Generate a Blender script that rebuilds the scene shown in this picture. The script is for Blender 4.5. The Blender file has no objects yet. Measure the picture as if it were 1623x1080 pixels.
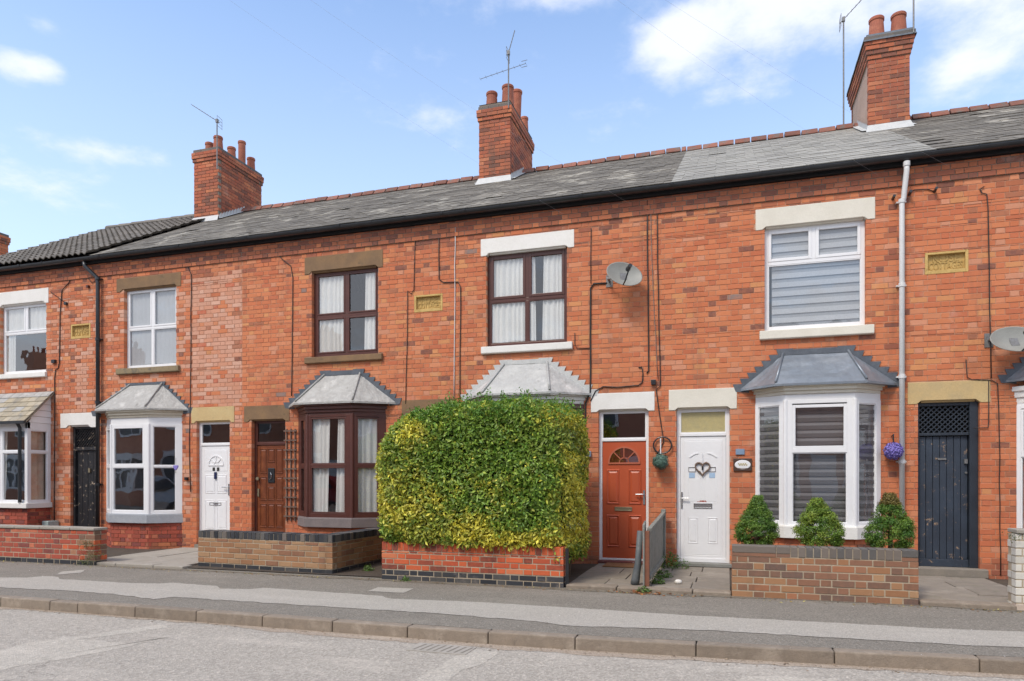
import bpy, math, random
import numpy as np
from mathutils import Vector, Matrix
random.seed(11)
RNG = np.random.default_rng(7)
R = math.radians
SC = bpy.context.scene
COL = SC.collection

# ------------------------------------------------------------------ camera
TH = R(17.38); FPX = 1090.0; CU = 811.5; HV = 758.0; CAMH = 1.31
CS, SN = math.cos(TH), math.sin(TH)
cam = bpy.data.cameras.new('camera'); camo = bpy.data.objects.new('camera', cam); COL.objects.link(camo)
camo.location = (0, 0, CAMH); camo.rotation_euler = (R(90), 0, TH)
cam.sensor_width = 36; cam.lens = FPX / 1623 * 36; cam.shift_y = (HV - 540) / 1623
cam.clip_start = 0.05; cam.clip_end = 2000
SC.camera = camo

# ------------------------------------------------------------------ world, sun, exposure
SUN_EL, SUN_AZ = 52, 205        # compass: 180 = behind the camera (towards -Y)
W = bpy.data.worlds.new('World'); SC.world = W; W.use_nodes = True
wn, wl = W.node_tree.nodes, W.node_tree.links
wn.clear()
wout = wn.new('ShaderNodeOutputWorld'); wbg = wn.new('ShaderNodeBackground'); wl.new(wbg.outputs[0], wout.inputs[0])
sky = wn.new('ShaderNodeTexSky'); sky.sky_type = 'NISHITA'; sky.sun_disc = False
sky.sun_elevation = R(SUN_EL); sky.sun_rotation = R(SUN_AZ); sky.air_density = 1.0; sky.dust_density = 1.2; sky.ozone_density = 1.0
wbg.inputs[1].default_value = 0.115
tc = wn.new('ShaderNodeTexCoord')
def wmath(op, a, b=None, clamp=False):
    n = wn.new('ShaderNodeMath'); n.operation = op; n.use_clamp = clamp
    for i, v in enumerate((a, b)):
        if v is None: continue
        if isinstance(v, (int, float)): n.inputs[i].default_value = v
        else: wl.new(v, n.inputs[i])
    return n.outputs[0]
sep = wn.new('ShaderNodeSeparateXYZ'); wl.new(tc.outputs['Generated'], sep.inputs[0])
# cloud layer: direction projected on a flat ceiling so clouds flatten towards the horizon
den = wmath('MAXIMUM', wmath('ADD', sep.outputs[2], 0.12), 0.03)
cmb = wn.new('ShaderNodeCombineXYZ')
wl.new(wmath('DIVIDE', sep.outputs[0], den), cmb.inputs[0]); wl.new(wmath('DIVIDE', sep.outputs[1], den), cmb.inputs[1])
nz = wn.new('ShaderNodeTexNoise'); nz.inputs['Scale'].default_value = 2.6; nz.inputs['Detail'].default_value = 9; nz.inputs['Roughness'].default_value = .6
wl.new(cmb.outputs[0], nz.inputs['Vector'])
nz2 = wn.new('ShaderNodeTexNoise'); nz2.inputs['Scale'].default_value = .55; nz2.inputs['Detail'].default_value = 3
mpw = wn.new('ShaderNodeMapping'); mpw.inputs['Location'].default_value = (3.3, 1.7, 0); wl.new(cmb.outputs[0], mpw.inputs[0]); wl.new(mpw.outputs[0], nz2.inputs['Vector'])
def pixdir(u, v):
    a = (u - CU) / FPX
    d = Vector((-SN + a * CS, CS + a * SN, (HV - v) / FPX)); return d.normalized()
def lobe(u, v, su, sv, amp):
    """one cloud bank of the sky in view: an elliptical lobe around a direction"""
    d = pixdir(u, v); rt = Vector((d.y, -d.x, 0)).normalized(); up = rt.cross(d)
    def dot(vec):
        n = wn.new('ShaderNodeVectorMath'); n.operation = 'DOT_PRODUCT'; wl.new(tc.outputs['Generated'], n.inputs[0]); n.inputs[1].default_value = vec; return n.outputs['Value']
    x = wmath('DIVIDE', dot(rt), su); y = wmath('DIVIDE', dot(up), sv)
    r2 = wmath('ADD', wmath('MULTIPLY', x, x), wmath('MULTIPLY', y, y))
    g = wmath('MULTIPLY', wmath('POWER', 2.718, wmath('MULTIPLY', r2, -1.0)), amp)
    front = wmath('GREATER_THAN', dot(d), 0.0)
    return wmath('MULTIPLY', g, front)
lob = None
for a in [(1230, 4, .20, .046, .54), (1075, 60, .04, .035, .30), (1400, 40, .15, .045, .24), (1560, 20, .08, .04, .14), (1545, 100, .055, .028, .42), (880, -5, .09, .022, .42),
          (12, 100, .035, .018, .46), (80, 108, .022, .016, .34), (62, 40, .02, .012, .3), (150, 240, .11, .018, .3), (1250, 150, .2, .03, .1)]:
    o = lobe(*a); lob = o if lob is None else wmath('ADD', lob, o)
# elsewhere the sky carries on as broken cloud
away = wmath('SUBTRACT', 1.15, lobe(780, 200, .95, .75, 1.5), True)
spread = wmath('MULTIPLY', wmath('MULTIPLY', away, nz2.outputs[0]), 1.0)
cov = wmath('ADD', lob, spread)
cl = wmath('ADD', cov, wmath('MULTIPLY', wmath('SUBTRACT', nz.outputs[0], .5), 1.9))
mr = wn.new('ShaderNodeMapRange'); mr.interpolation_type = 'SMOOTHSTEP'; wl.new(cl, mr.inputs[0])
mr.inputs[1].default_value = .12; mr.inputs[2].default_value = .62; mr.inputs[3].default_value = 0; mr.inputs[4].default_value = .88
# thin haze veil that pales the blue, more towards the horizon
hz = wn.new('ShaderNodeMapRange'); wl.new(sep.outputs[2], hz.inputs[0]); hz.inputs[1].default_value = 0; hz.inputs[2].default_value = .62
hz.inputs[3].default_value = .80; hz.inputs[4].default_value = .06
veil = wn.new('ShaderNodeMix'); veil.data_type = 'RGBA'; wl.new(hz.outputs[0], veil.inputs[0])
tintn = wn.new('ShaderNodeMix'); tintn.data_type = 'RGBA'; tintn.blend_type = 'MULTIPLY'; tintn.inputs[0].default_value = 1
wl.new(sky.outputs[0], tintn.inputs[6]); tintn.inputs[7].default_value = (1.26, 1.44, 1.62, 1)
wl.new(tintn.outputs[2], veil.inputs[6]); veil.inputs[7].default_value = (5.0, 5.7, 6.4, 1)
cm = wn.new('ShaderNodeMix'); cm.data_type = 'RGBA'; wl.new(mr.outputs[0], cm.inputs[0]); wl.new(veil.outputs[2], cm.inputs[6])
cm.inputs[7].default_value = (5.6, 5.75, 6.3, 1)
wl.new(cm.outputs[2], wbg.inputs[0])
sl = bpy.data.lights.new('sun', 'SUN'); so = bpy.data.objects.new('sun', sl); COL.objects.link(so)
sl.energy = 1.5; sl.angle = R(14); sl.color = (1, .90, .76)
az = R(SUN_AZ)   # direction the light comes from
sd = Vector((math.sin(az) * math.cos(R(SUN_EL)), math.cos(az) * math.cos(R(SUN_EL)), math.sin(R(SUN_EL))))
so.rotation_euler = (-sd).to_track_quat('-Z', 'Y').to_euler(); so.location = (0, -20, 30)
SC.view_settings.view_transform = 'Standard'; SC.view_settings.look = 'None'
SC.view_settings.exposure = 0.74; SC.view_settings.gamma = 1
SC.view_settings.use_curve_mapping = False
SC.cycles.max_bounces = 6; SC.cycles.transparent_max_bounces = 12; SC.cycles.use_denoising = True

# ------------------------------------------------------------------ measuring helpers: a sight line met with a real plane
def _a(u): return (u - CU) / FPX
def X(u, Y): a = _a(u); return Y * (a * CS - SN) / (CS + a * SN)
def Z(u, v, Y): a = _a(u); return CAMH + Y * ((HV - v) / FPX) / (CS + a * SN)
def G(u, v, z):
    a = _a(u); Y = (CAMH - z) * (CS + a * SN) / ((v - HV) / FPX); return X(u, Y), Y
def UV(x, y, z):
    d = -SN * x + CS * y
    if d < .1: return -9999, -9999
    return CU + FPX * (CS * x + SN * y) / d, HV - FPX * (z - CAMH) / d

# ------------------------------------------------------------------ materials
MATS = {}
def newmat(name):
    m = bpy.data.materials.new(name); m.use_nodes = True; MATS[name] = m
    return m, m.node_tree.nodes, m.node_tree.links, m.node_tree.nodes['Principled BSDF']
def ramp(n, stops, const=False):
    r = n.new('ShaderNodeValToRGB'); e = r.color_ramp.elements
    while len(e) > 1: e.remove(e[-1])
    e[0].position = stops[0][0]; e[0].color = (*stops[0][1], 1)
    for p, c in stops[1:]:
        k = e.new(p); k.color = (*c, 1)
    if const: r.color_ramp.interpolation = 'CONSTANT'
    return r
def noise(n, l, vec, scale, detail=5, rough=.6):
    t = n.new('ShaderNodeTexNoise'); t.inputs['Scale'].default_value = scale; t.inputs['Detail'].default_value = detail; t.inputs['Roughness'].default_value = rough
    l.new(vec, t.inputs['Vector']); return t
def mix(n, l, fac, a, b, mode='MIX'):
    m = n.new('ShaderNodeMix'); m.data_type = 'RGBA'; m.blend_type = mode
    for i, v in ((0, fac), (6, a), (7, b)):
        if isinstance(v, (int, float)): m.inputs[i].default_value = v
        elif isinstance(v, tuple): m.inputs[i].default_value = (*v, 1)
        else: l.new(v, m.inputs[i])
    return m.outputs[2]
def mrange(n, l, v, a, b, c=0., d=1.):
    m = n.new('ShaderNodeMapRange'); l.new(v, m.inputs[0])
    for i, x in enumerate((a, b, c, d)): m.inputs[i + 1].default_value = x
    return m.outputs[0]
def bump(n, l, bs, h, strength, dist=.01):
    b = n.new('ShaderNodeBump'); b.inputs['Strength'].default_value = strength; b.inputs['Distance'].default_value = dist
    l.new(h, b.inputs['Height']); l.new(b.outputs[0], bs.inputs['Normal'])
def mat(name, c1, c2=None, c3=None, scale=6, rough=.7, bmp=.2, metal=0., fine=60, rnd=0., stain=None, dist=.008, fs=.35):
    m, n, l, bs = newmat(name); g = n.new('ShaderNodeNewGeometry'); pos = g.outputs['Position']
    c2 = c2 or tuple(x * .8 for x in c1)
    t = noise(n, l, pos, scale); r = ramp(n, [(.35, c1), (.65, c2)] if c3 is None else [(.3, c1), (.52, c2), (.7, c3)])
    l.new(t.outputs[0], r.inputs[0]); col = r.outputs[0]
    f = noise(n, l, pos, fine, 4); col = mix(n, l, mrange(n, l, f.outputs[0], .35, .75, 0, fs), col, tuple(x * .55 for x in c1))
    if stain:
        s = noise(n, l, pos, stain[1], 6, .7); col = mix(n, l, mrange(n, l, s.outputs[0], stain[2], stain[2] + .12), col, stain[0])
    if rnd:
        oi = n.new('ShaderNodeObjectInfo'); hs = n.new('ShaderNodeHueSaturation')
        ad = n.new('ShaderNodeMath'); ad.operation = 'ADD'; l.new(oi.outputs['Random'], ad.inputs[0]); l.new(g.outputs['Random Per Island'], ad.inputs[1])
        fr = n.new('ShaderNodeMath'); fr.operation = 'FRACT'; l.new(ad.outputs[0], fr.inputs[0])
        l.new(mrange(n, l, fr.outputs[0], 0, 1, 1 - rnd, 1 + rnd), hs.inputs['Value']); l.new(col, hs.inputs['Color']); col = hs.outputs[0]
    l.new(col, bs.inputs['Base Color']); bs.inputs['Roughness'].default_value = rough; bs.inputs['Metallic'].default_value = metal
    if bmp: bump(n, l, bs, f.outputs[0], bmp, dist)
    return m
def brickmat(name, stops, dirt=.35, grime=(.10, .07, .06), bright=1.0, gr_at=.56):
    """each brick gets one fired colour from the list, with mottling, edges and grime of its own"""
    m, n, l, bs = newmat(name); g = n.new('ShaderNodeNewGeometry'); pos = g.outputs['Position']; oi = n.new('ShaderNodeObjectInfo')
    ad = n.new('ShaderNodeMath'); ad.operation = 'ADD'; l.new(oi.outputs['Random'], ad.inputs[0]); l.new(g.outputs['Random Per Island'], ad.inputs[1])
    fr = n.new('ShaderNodeMath'); fr.operation = 'FRACT'; l.new(ad.outputs[0], fr.inputs[0])
    tot = sum(s[0] for s in stops); acc = 0; st = []
    for w_, c in stops: st.append((acc / tot, tuple(x * bright for x in c))); acc += w_
    r = ramp(n, st, True); l.new(fr.outputs[0], r.inputs[0]); col = r.outputs[0]
    f1 = n.new('ShaderNodeMath'); f1.operation = 'MULTIPLY'; l.new(fr.outputs[0], f1.inputs[0]); f1.inputs[1].default_value = 37.3
    f2 = n.new('ShaderNodeMath'); f2.operation = 'FRACT'; l.new(f1.outputs[0], f2.inputs[0])
    hs = n.new('ShaderNodeHueSaturation'); l.new(mrange(n, l, f2.outputs[0], 0, 1, .93, 1.07), hs.inputs['Value']); l.new(col, hs.inputs['Color']); col = hs.outputs[0]
    a = noise(n, l, pos, 22, 5, .7); col = mix(n, l, mrange(n, l, a.outputs[0], .4, .75, 0, .5), col, tuple(x * bright for x in stops[0][1]))
    b = noise(n, l, pos, .8, 8, .72); col = mix(n, l, mrange(n, l, b.outputs[0], gr_at, gr_at + .2, 0, dirt), col, grime)
    c = noise(n, l, pos, 140, 3, .7); col = mix(n, l, mrange(n, l, c.outputs[0], .6, .75, 0, .4), col, (.09, .05, .04))
    mps = n.new('ShaderNodeMapping'); mps.inputs['Scale'].default_value = (3.2, 3.2, .35); l.new(pos, mps.inputs[0]); e = noise(n, l, mps.outputs[0], 1.0, 7, .7); col = mix(n, l, mrange(n, l, e.outputs[0], .55, .70, 0, dirt * .9), col, grime)
    d = noise(n, l, pos, 2.2, 8, .78); col = mix(n, l, mrange(n, l, d.outputs[0], .58, .72, 0, .25), col, (.62, .5, .42))
    l.new(col, bs.inputs['Base Color']); bs.inputs['Roughness'].default_value = .88
    hsum = n.new('ShaderNodeMath'); hsum.operation = 'ADD'; l.new(a.outputs[0], hsum.inputs[0]); l.new(c.outputs[0], hsum.inputs[1])
    bump(n, l, bs, hsum.outputs[0], .35, .006)
    return m
O = (.585, .198, .086); RD = (.50, .135, .068); PK = (.60, .27, .16); DK = (.21, .085, .06); BR = (.37, .14, .075); GR = (.25, .19, .17); YL = (.62, .27, .11)
BK_O = brickmat('brick_orange', [(46, O), (24, (.545, .165, .072)), (12, (.61, .24, .12)), (8, YL), (7, (.50, .145, .068)), (5, PK), (3, BR), (1.2, DK), (.6, GR)], .45)
BK_R = brickmat('brick_red', [(42, (.55, .165, .07)), (28, (.51, .145, .065)), (18, (.59, .20, .09)), (4, BR), (2, DK), (4, PK)], .42)
BK_P = brickmat('brick_pale', [(46, (.60, .31, .21)), (30, (.59, .27, .165)), (14, (.62, .36, .26)), (4, RD), (1.5, DK), (3, BR)], .15)
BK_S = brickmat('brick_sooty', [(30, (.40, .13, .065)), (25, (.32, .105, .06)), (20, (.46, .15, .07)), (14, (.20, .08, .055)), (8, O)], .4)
BK_W = brickmat('brick_wall_red', [(30, (.60, .125, .045)), (24, (.46, .085, .035)), (18, (.30, .065, .035)), (14, (.17, .05, .035)), (8, (.62, .2, .09))], .35)
BK_B = brickmat('brick_brown', [(40, (.36, .19, .095)), (25, (.32, .155, .075)), (18, (.40, .24, .13)), (12, (.25, .12, .07))], .35, (.16, .12, .07))
BK_D = brickmat('brick_brown_dark', [(34, (.31, .15, .085)), (30, (.26, .13, .08)), (10, (.38, .16, .08)), (14, (.20, .115, .08)), (4, (.15, .10, .08))], .5, (.10, .075, .055), 1, .5)
BK_L = brickmat('brick_old_red', [(40, (.40, .085, .05)), (25, (.33, .075, .045)), (10, (.55, .17, .09)), (14, (.2, .06, .05))], .4)
BK_C = brickmat('brick_chimney', [(32, (.48, .14, .065)), (26, (.41, .11, .055)), (16, (.30, .09, .05)), (14, (.19, .075, .05)), (8, (.54, .2, .1))], .65, (.12, .08, .06), 1, .5)
BK_K = brickmat('brick_black', [(40, (.035, .038, .045)), (25, (.055, .055, .06)), (20, (.025, .028, .034)), (10, (.09, .085, .08))], .3, (.10, .09, .07))
BK_G = brickmat('brick_blue_grey', [(40, (.15, .13, .115)), (25, (.18, .15, .125)), (20, (.11, .105, .10))], .4, (.16, .13, .09))
BK_WH = brickmat('brick_whitewashed', [(40, (.66, .63, .56)), (20, (.58, .55, .48)), (10, (.5, .4, .32)), (5, (.42, .2, .12))], .5, (.2, .19, .1))
MORTAR = mat('mortar', (.58, .34, .22), (.46, .24, .15), scale=3, rough=.95, bmp=.4)
MORTAR_L = mat('mortar_light', (.50, .42, .31), (.38, .31, .22), scale=8, rough=.95, bmp=.5)
MORTAR_D = mat('mortar_dark', (.30, .25, .20), (.2, .16, .12), scale=8, rough=.95, bmp=.5)
WHITE = mat('upvc_white', (.83, .83, .83), (.80, .80, .81), scale=2, rough=.32, bmp=0, fine=14, fs=.08, stain=((.66, .65, .62), 2.6, .66))
WPAINT = mat('white_painted_stone', (.82, .80, .76), (.77, .75, .70), scale=5, rough=.6, bmp=.35, stain=((.5, .46, .39), 7, .68), fs=.15)
CREAM = mat('cream_painted_stone', (.76, .72, .62), (.70, .66, .56), scale=4, rough=.6, bmp=.3, stain=((.5, .43, .33), 6, .70), fs=.15)
YSTONE = mat('yellow_stone', (.62, .48, .24), (.58, .42, .20), (.50, .38, .20), scale=3, rough=.8, bmp=.4, stain=((.3, .24, .14), 8, .64))
BSTONE = mat('brown_stone', (.27, .16, .075), (.22, .135, .07), (.18, .11, .06), scale=4, rough=.8, bmp=.4, stain=((.12, .09, .05), 6, .6))
OSTONE = mat('ochre_stone', (.66, .46, .17), (.60, .40, .14), (.50, .33, .11), scale=9, rough=.85, bmp=.5, stain=((.24, .16, .05), 18, .6))
SILLB = mat('weathered_sill', (.20, .16, .10), (.30, .23, .13), (.12, .11, .09), scale=6, rough=.85, bmp=.5)
SILLG = mat('grey_painted_sill', (.36, .38, .41), (.42, .44, .46), scale=6, rough=.6, bmp=.3, stain=((.6, .58, .52), 8, .62))
SILLP = mat('taupe_sill', (.20, .17, .165), (.24, .2, .19), scale=6, rough=.6, bmp=.3)
BROWNW = mat('brown_stained_timber', (.105, .032, .022), (.08, .025, .018), scale=5, rough=.4, bmp=.25, stain=((.2, .09, .06), 12, .66))
BROWNU = mat('brown_upvc', (.10, .035, .025), (.085, .03, .022), scale=5, rough=.33, bmp=.1)
CREAMT = mat('cream_timber', (.68, .62, .50), (.60, .54, .42), scale=5, rough=.5, bmp=.2, stain=((.3, .22, .14), 14, .67))
WTIM = mat('white_timber', (.74, .72, .68), (.68, .66, .6), scale=5, rough=.5, bmp=.2, stain=((.35, .3, .24), 14, .68))
LEAD = mat('lead_sheet', (.30, .31, .315), (.23, .24, .25), (.38, .375, .36), scale=3.5, rough=.5, bmp=.5, metal=.25, fine=18, stain=((.5, .49, .46), 5, .6), dist=.02)
LEADW = mat('weathered_lead', (.46, .455, .43), (.36, .35, .33), (.54, .53, .5), scale=5, rough=.6, bmp=.6, metal=.1, fine=22, stain=((.2, .19, .17), 6, .6), dist=.02)
LEADB = mat('blue_grey_lead', (.27, .30, .335), (.23, .26, .295), (.33, .36, .395), scale=2.2, rough=.38, bmp=.3, metal=.4, fine=10, dist=.02)
LEADP = mat('pale_patched_lead', (.52, .52, .50), (.42, .42, .41), (.62, .61, .59), scale=3, rough=.6, bmp=.6, metal=.1, fine=22, stain=((.26, .26, .25), 7, .6), dist=.02)
FLASHD = mat('dark_flashing', (.10, .115, .135), (.14, .155, .175), scale=9, rough=.5, bmp=.3, metal=.3)
FLASHW = mat('pale_flashing', (.52, .53, .52), (.6, .6, .58), scale=9, rough=.6, bmp=.3)
BLACKP = mat('black_plastic', (.018, .02, .024), (.03, .032, .036), scale=5, rough=.32, bmp=.1)
BLKWALL = mat('black_cable', (.02, .017, .016), (.04, .03, .026), scale=9, rough=.6, bmp=0)
GREYC = mat('grey_cable', (.28, .22, .19), (.2, .15, .13), scale=9, rough=.7, bmp=0)
WPIPE = mat('white_downpipe_paint', (.74, .74, .73), (.66, .66, .65), scale=4, rough=.45, bmp=.2, stain=((.3, .27, .24), 9, .66))
TERRA = mat('terracotta', (.40, .125, .07), (.31, .10, .06), (.44, .16, .09), scale=6, rough=.8, bmp=.4, rnd=.18, stain=((.12, .1, .08), 8, .62))
RIDGE = mat('ridge_terracotta', (.30, .12, .08), (.22, .095, .07), scale=7, rough=.95, bmp=.5, rnd=.25, stain=((.17, .14, .12), 6, .5))
SLATE = mat('weathered_slate', (.20, .180, .150), (.145, .130, .108), (.265, .24, .20), scale=.9, rough=1, bmp=.6, rnd=.16, fine=18, stain=((.40, .37, .31), 1.7, .55))
SLATEL = mat('light_slate', (.345, .33, .29), (.30, .285, .255), scale=2, rough=.9, bmp=.3, rnd=.16, stain=((.16, .15, .14), 5, .64))
TILE = mat('concrete_tile', (.22, .195, .165), (.17, .155, .135), scale=4, rough=.85, bmp=.6, rnd=.15, stain=((.33, .3, .25), 7, .6))
STILE = mat('stone_tile', (.38, .32, .22), (.34, .30, .23), (.25, .24, .22), scale=5, rough=.85, bmp=.6, rnd=.3, stain=((.16, .16, .16), 6, .63))
RENDER = mat('pink_cement_render', (.52, .36, .27), (.44, .30, .22), scale=3, rough=.9, bmp=.4)
CEMENT = mat('cement_mortar', (.42, .41, .37), (.34, .33, .3), scale=6, rough=.95, bmp=.6)
REDDOOR = mat('red_composite_door', (.50, .10, .04), (.47, .09, .036), scale=2, rough=.35, bmp=.1, fine=40, fs=.12)
NAVY = mat('peeling_navy_paint', (.040, .056, .082), (.028, .038, .056), scale=3, rough=.5, bmp=.4, stain=((.58, .38, .22), 13, .605))
BLKPAINT = mat('peeling_black_paint', (.018, .019, .022), (.026, .026, .03), scale=3, rough=.4, bmp=.4, stain=((.6, .48, .36), 12, .585))
NAVYF = mat('navy_frame_paint', (.035, .045, .06), (.026, .033, .045), scale=3, rough=.35, bmp=.2)
BRDOOR = mat('brown_varnished_door', (.21, .062, .024), (.16, .045, .018), (.25, .08, .03), scale=5, rough=.3, bmp=.2)
CHROME = mat('metal_chrome', (.6, .6, .6), (.5, .5, .5), rough=.25, bmp=0, metal=.9)
BRASS = mat('aged_brass', (.42, .36, .24), (.34, .3, .2), rough=.4, bmp=0, metal=.7)
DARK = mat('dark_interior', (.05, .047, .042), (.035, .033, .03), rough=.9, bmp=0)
ROOM = mat('room_plaster', (.30, .27, .23), (.25, .22, .2), rough=.9, bmp=0)
CURT = mat('net_curtain', (.74, .74, .71), (.69, .69, .66), scale=3, rough=.9, bmp=0)
CURTB = mat('beige_curtain', (.55, .50, .42), (.45, .41, .34), scale=8, rough=.9, bmp=0)
BLINDL = mat('light_blind', (.46, .48, .50), (.43, .45, .47), scale=3, rough=.8, bmp=0)
BLINDM = mat('grey_blind', (.33, .35, .375), (.31, .33, .355), scale=3, rough=.8, bmp=0)
BLINDD = mat('dark_blind', (.115, .11, .115), (.10, .097, .10), scale=3, rough=.8, bmp=0)
BLINDG = mat('greyer_blind', (.27, .262, .27), (.24, .235, .24), scale=3, rough=.8, bmp=0)
DISHM = mat('dish_grey', (.31, .31, .28), (.26, .26, .235), scale=4, rough=.5, bmp=.1, stain=((.26, .24, .18), 12, .66))
GALV = mat('galvanised_metal', (.25, .25, .25), (.18, .17, .16), scale=30, rough=.5, bmp=0, metal=.4)
TRELLIS = mat('trellis_timber', (.17, .11, .085), (.13, .08, .06), scale=9, rough=.8, bmp=.3)
OLDWOOD = mat('old_grey_paint_wood', (.20, .215, .20), (.26, .26, .23), (.13, .135, .12), scale=7, rough=.8, bmp=.5, stain=((.3, .27, .2), 12, .62))
REDWOOD = mat('bare_reddish_wood', (.26, .10, .055), (.20, .085, .05), scale=9, rough=.8, bmp=.5)
FLAG = mat('paving_stone', (.30, .26, .21), (.24, .21, .175), (.34, .30, .25), scale=3, rough=.9, bmp=.5, rnd=.1, stain=((.17, .17, .10), 4, .6))
FLAGL = mat('pale_concrete', (.37, .335, .285), (.31, .28, .235), scale=3, rough=.9, bmp=.5, stain=((.26, .24, .19), 5, .6))
KERB = mat('kerb_concrete', (.31, .25, .19), (.24, .195, .15), (.36, .30, .235), scale=5, rough=.9, bmp=.7, rnd=.1, fine=90, stain=((.17, .14, .11), 6, .57))
COIR = mat('coir_mat', (.30, .15, .07), (.22, .11, .05), scale=20, rough=1, bmp=.6)
SOIL = mat('garden_soil', (.09, .07, .05), (.06, .045, .035), scale=8, rough=1, bmp=.8)
BARK = mat('bark', (.16, .10, .065), (.10, .065, .045), scale=20, rough=.95, bmp=.8)
PURPLE = mat('purple_petals', (.28, .23, .62), (.20, .16, .5), scale=30, rough=.7, bmp=0)
TEAL = mat('teal_green_leaves', (.07, .15, .11), (.11, .20, .16), (.04, .08, .06), scale=40, rough=.6, bmp=0)
TWIG = mat('twisted_twig', (.26, .18, .14), (.17, .12, .09), scale=40, rough=.9, bmp=.4)
WOODSIGN = mat('dark_wood_sign', (.09, .045, .03), (.06, .035, .025), scale=12, rough=.5, bmp=.2)
BLUESTK = mat('faded_blue_sticker', (.36, .52, .72), (.42, .58, .76), rough=.5, bmp=0)
BLUESGN = mat('blue_grey_plate', (.20, .29, .42), (.24, .33, .45), rough=.5, bmp=0)
REDP = mat('red_brick_sticker', (.40, .08, .05), rough=.5, bmp=0)
def groundmat(name, base, speck, light, k=1.0, patch=.45, cracks=True):
    m, n, l, bs = newmat(name); g = n.new('ShaderNodeNewGeometry'); pos = g.outputs['Position']
    a = noise(n, l, pos, 1.3, 8, .68); r = ramp(n, [(.3, base), (.7, light)]); l.new(a.outputs[0], r.inputs[0]); col = r.outputs[0]
    v = n.new('ShaderNodeTexVoronoi'); v.inputs['Scale'].default_value = 95 * k; l.new(pos, v.inputs['Vector'])
    cr = ramp(n, [(0, tuple(x * .55 for x in base)), (.5, base), (.8, speck), (1, tuple(min(1, x * 1.5) for x in speck))])
    l.new(v.outputs['Color'], cr.inputs[0]); col = mix(n, l, .62, col, cr.outputs[0])
    b = noise(n, l, pos, 210, 2, .8); col = mix(n, l, mrange(n, l, b.outputs[0], .62, .72, 0, .6), col, tuple(min(1, x * 1.7) for x in speck))
    mp = n.new('ShaderNodeMapping'); mp.inputs['Scale'].default_value = (.5, 1.6, 1); l.new(pos, mp.inputs[0])
    c = noise(n, l, mp.outputs[0], 1.1, 8, .72); col = mix(n, l, mrange(n, l, c.outputs[0], .54, .68, 0, patch), col, tuple(min(1, x * 1.35) for x in light))
    d = noise(n, l, mp.outputs[0], 2.7, 8, .75); col = mix(n, l, mrange(n, l, d.outputs[0], .60, .72, 0, .5), col, tuple(x * .55 for x in base))
    if cracks:
        vd = n.new('ShaderNodeTexVoronoi'); vd.feature = 'DISTANCE_TO_EDGE'; vd.inputs['Scale'].default_value = .8
        wn_ = noise(n, l, pos, 2.2, 5, .7); ad_ = n.new('ShaderNodeVectorMath'); ad_.operation = 'MULTIPLY_ADD'; l.new(wn_.outputs['Color'], ad_.inputs[0]); ad_.inputs[1].default_value = (.7, .7, .7); l.new(pos, ad_.inputs[2]); l.new(ad_.outputs[0], vd.inputs['Vector'])
        e_ = mrange(n, l, vd.outputs['Distance'], 0, .012, 1, 0); ms_ = noise(n, l, pos, .45, 3, .6); mm_ = n.new('ShaderNodeMath'); mm_.operation = 'MULTIPLY'; l.new(e_, mm_.inputs[0]); l.new(mrange(n, l, ms_.outputs[0], .54, .64, 0, .45), mm_.inputs[1])
        col = mix(n, l, mm_.outputs[0], col, tuple(x * .3 for x in base))
    l.new(col, bs.inputs['Base Color']); bs.inputs['Roughness'].default_value = .9
    h = n.new('ShaderNodeMath'); h.operation = 'ADD'; l.new(v.outputs['Distance'], h.inputs[0]); l.new(b.outputs[0], h.inputs[1])
    bump(n, l, bs, h.outputs[0], .7, .008)
    return m
ROADM = groundmat('road_asphalt', (0.389, 0.349, 0.297), (0.534, 0.483, 0.413), (0.468, 0.424, 0.363), .7)
ROADL = groundmat('worn_road_patch', (0.469, 0.427, 0.363), (0.568, 0.516, 0.441), (0.546, 0.495, 0.422), .7)
PAVEM = groundmat('pavement_asphalt', (0.201, 0.18, 0.149), (0.318, 0.287, 0.241), (0.275, 0.246, 0.202), 1.0, .35)
PAVEL = groundmat('pale_pavement_strip', (0.416, 0.381, 0.328), (0.489, 0.452, 0.393), (0.478, 0.442, 0.385), 1.1, .3)
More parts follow.
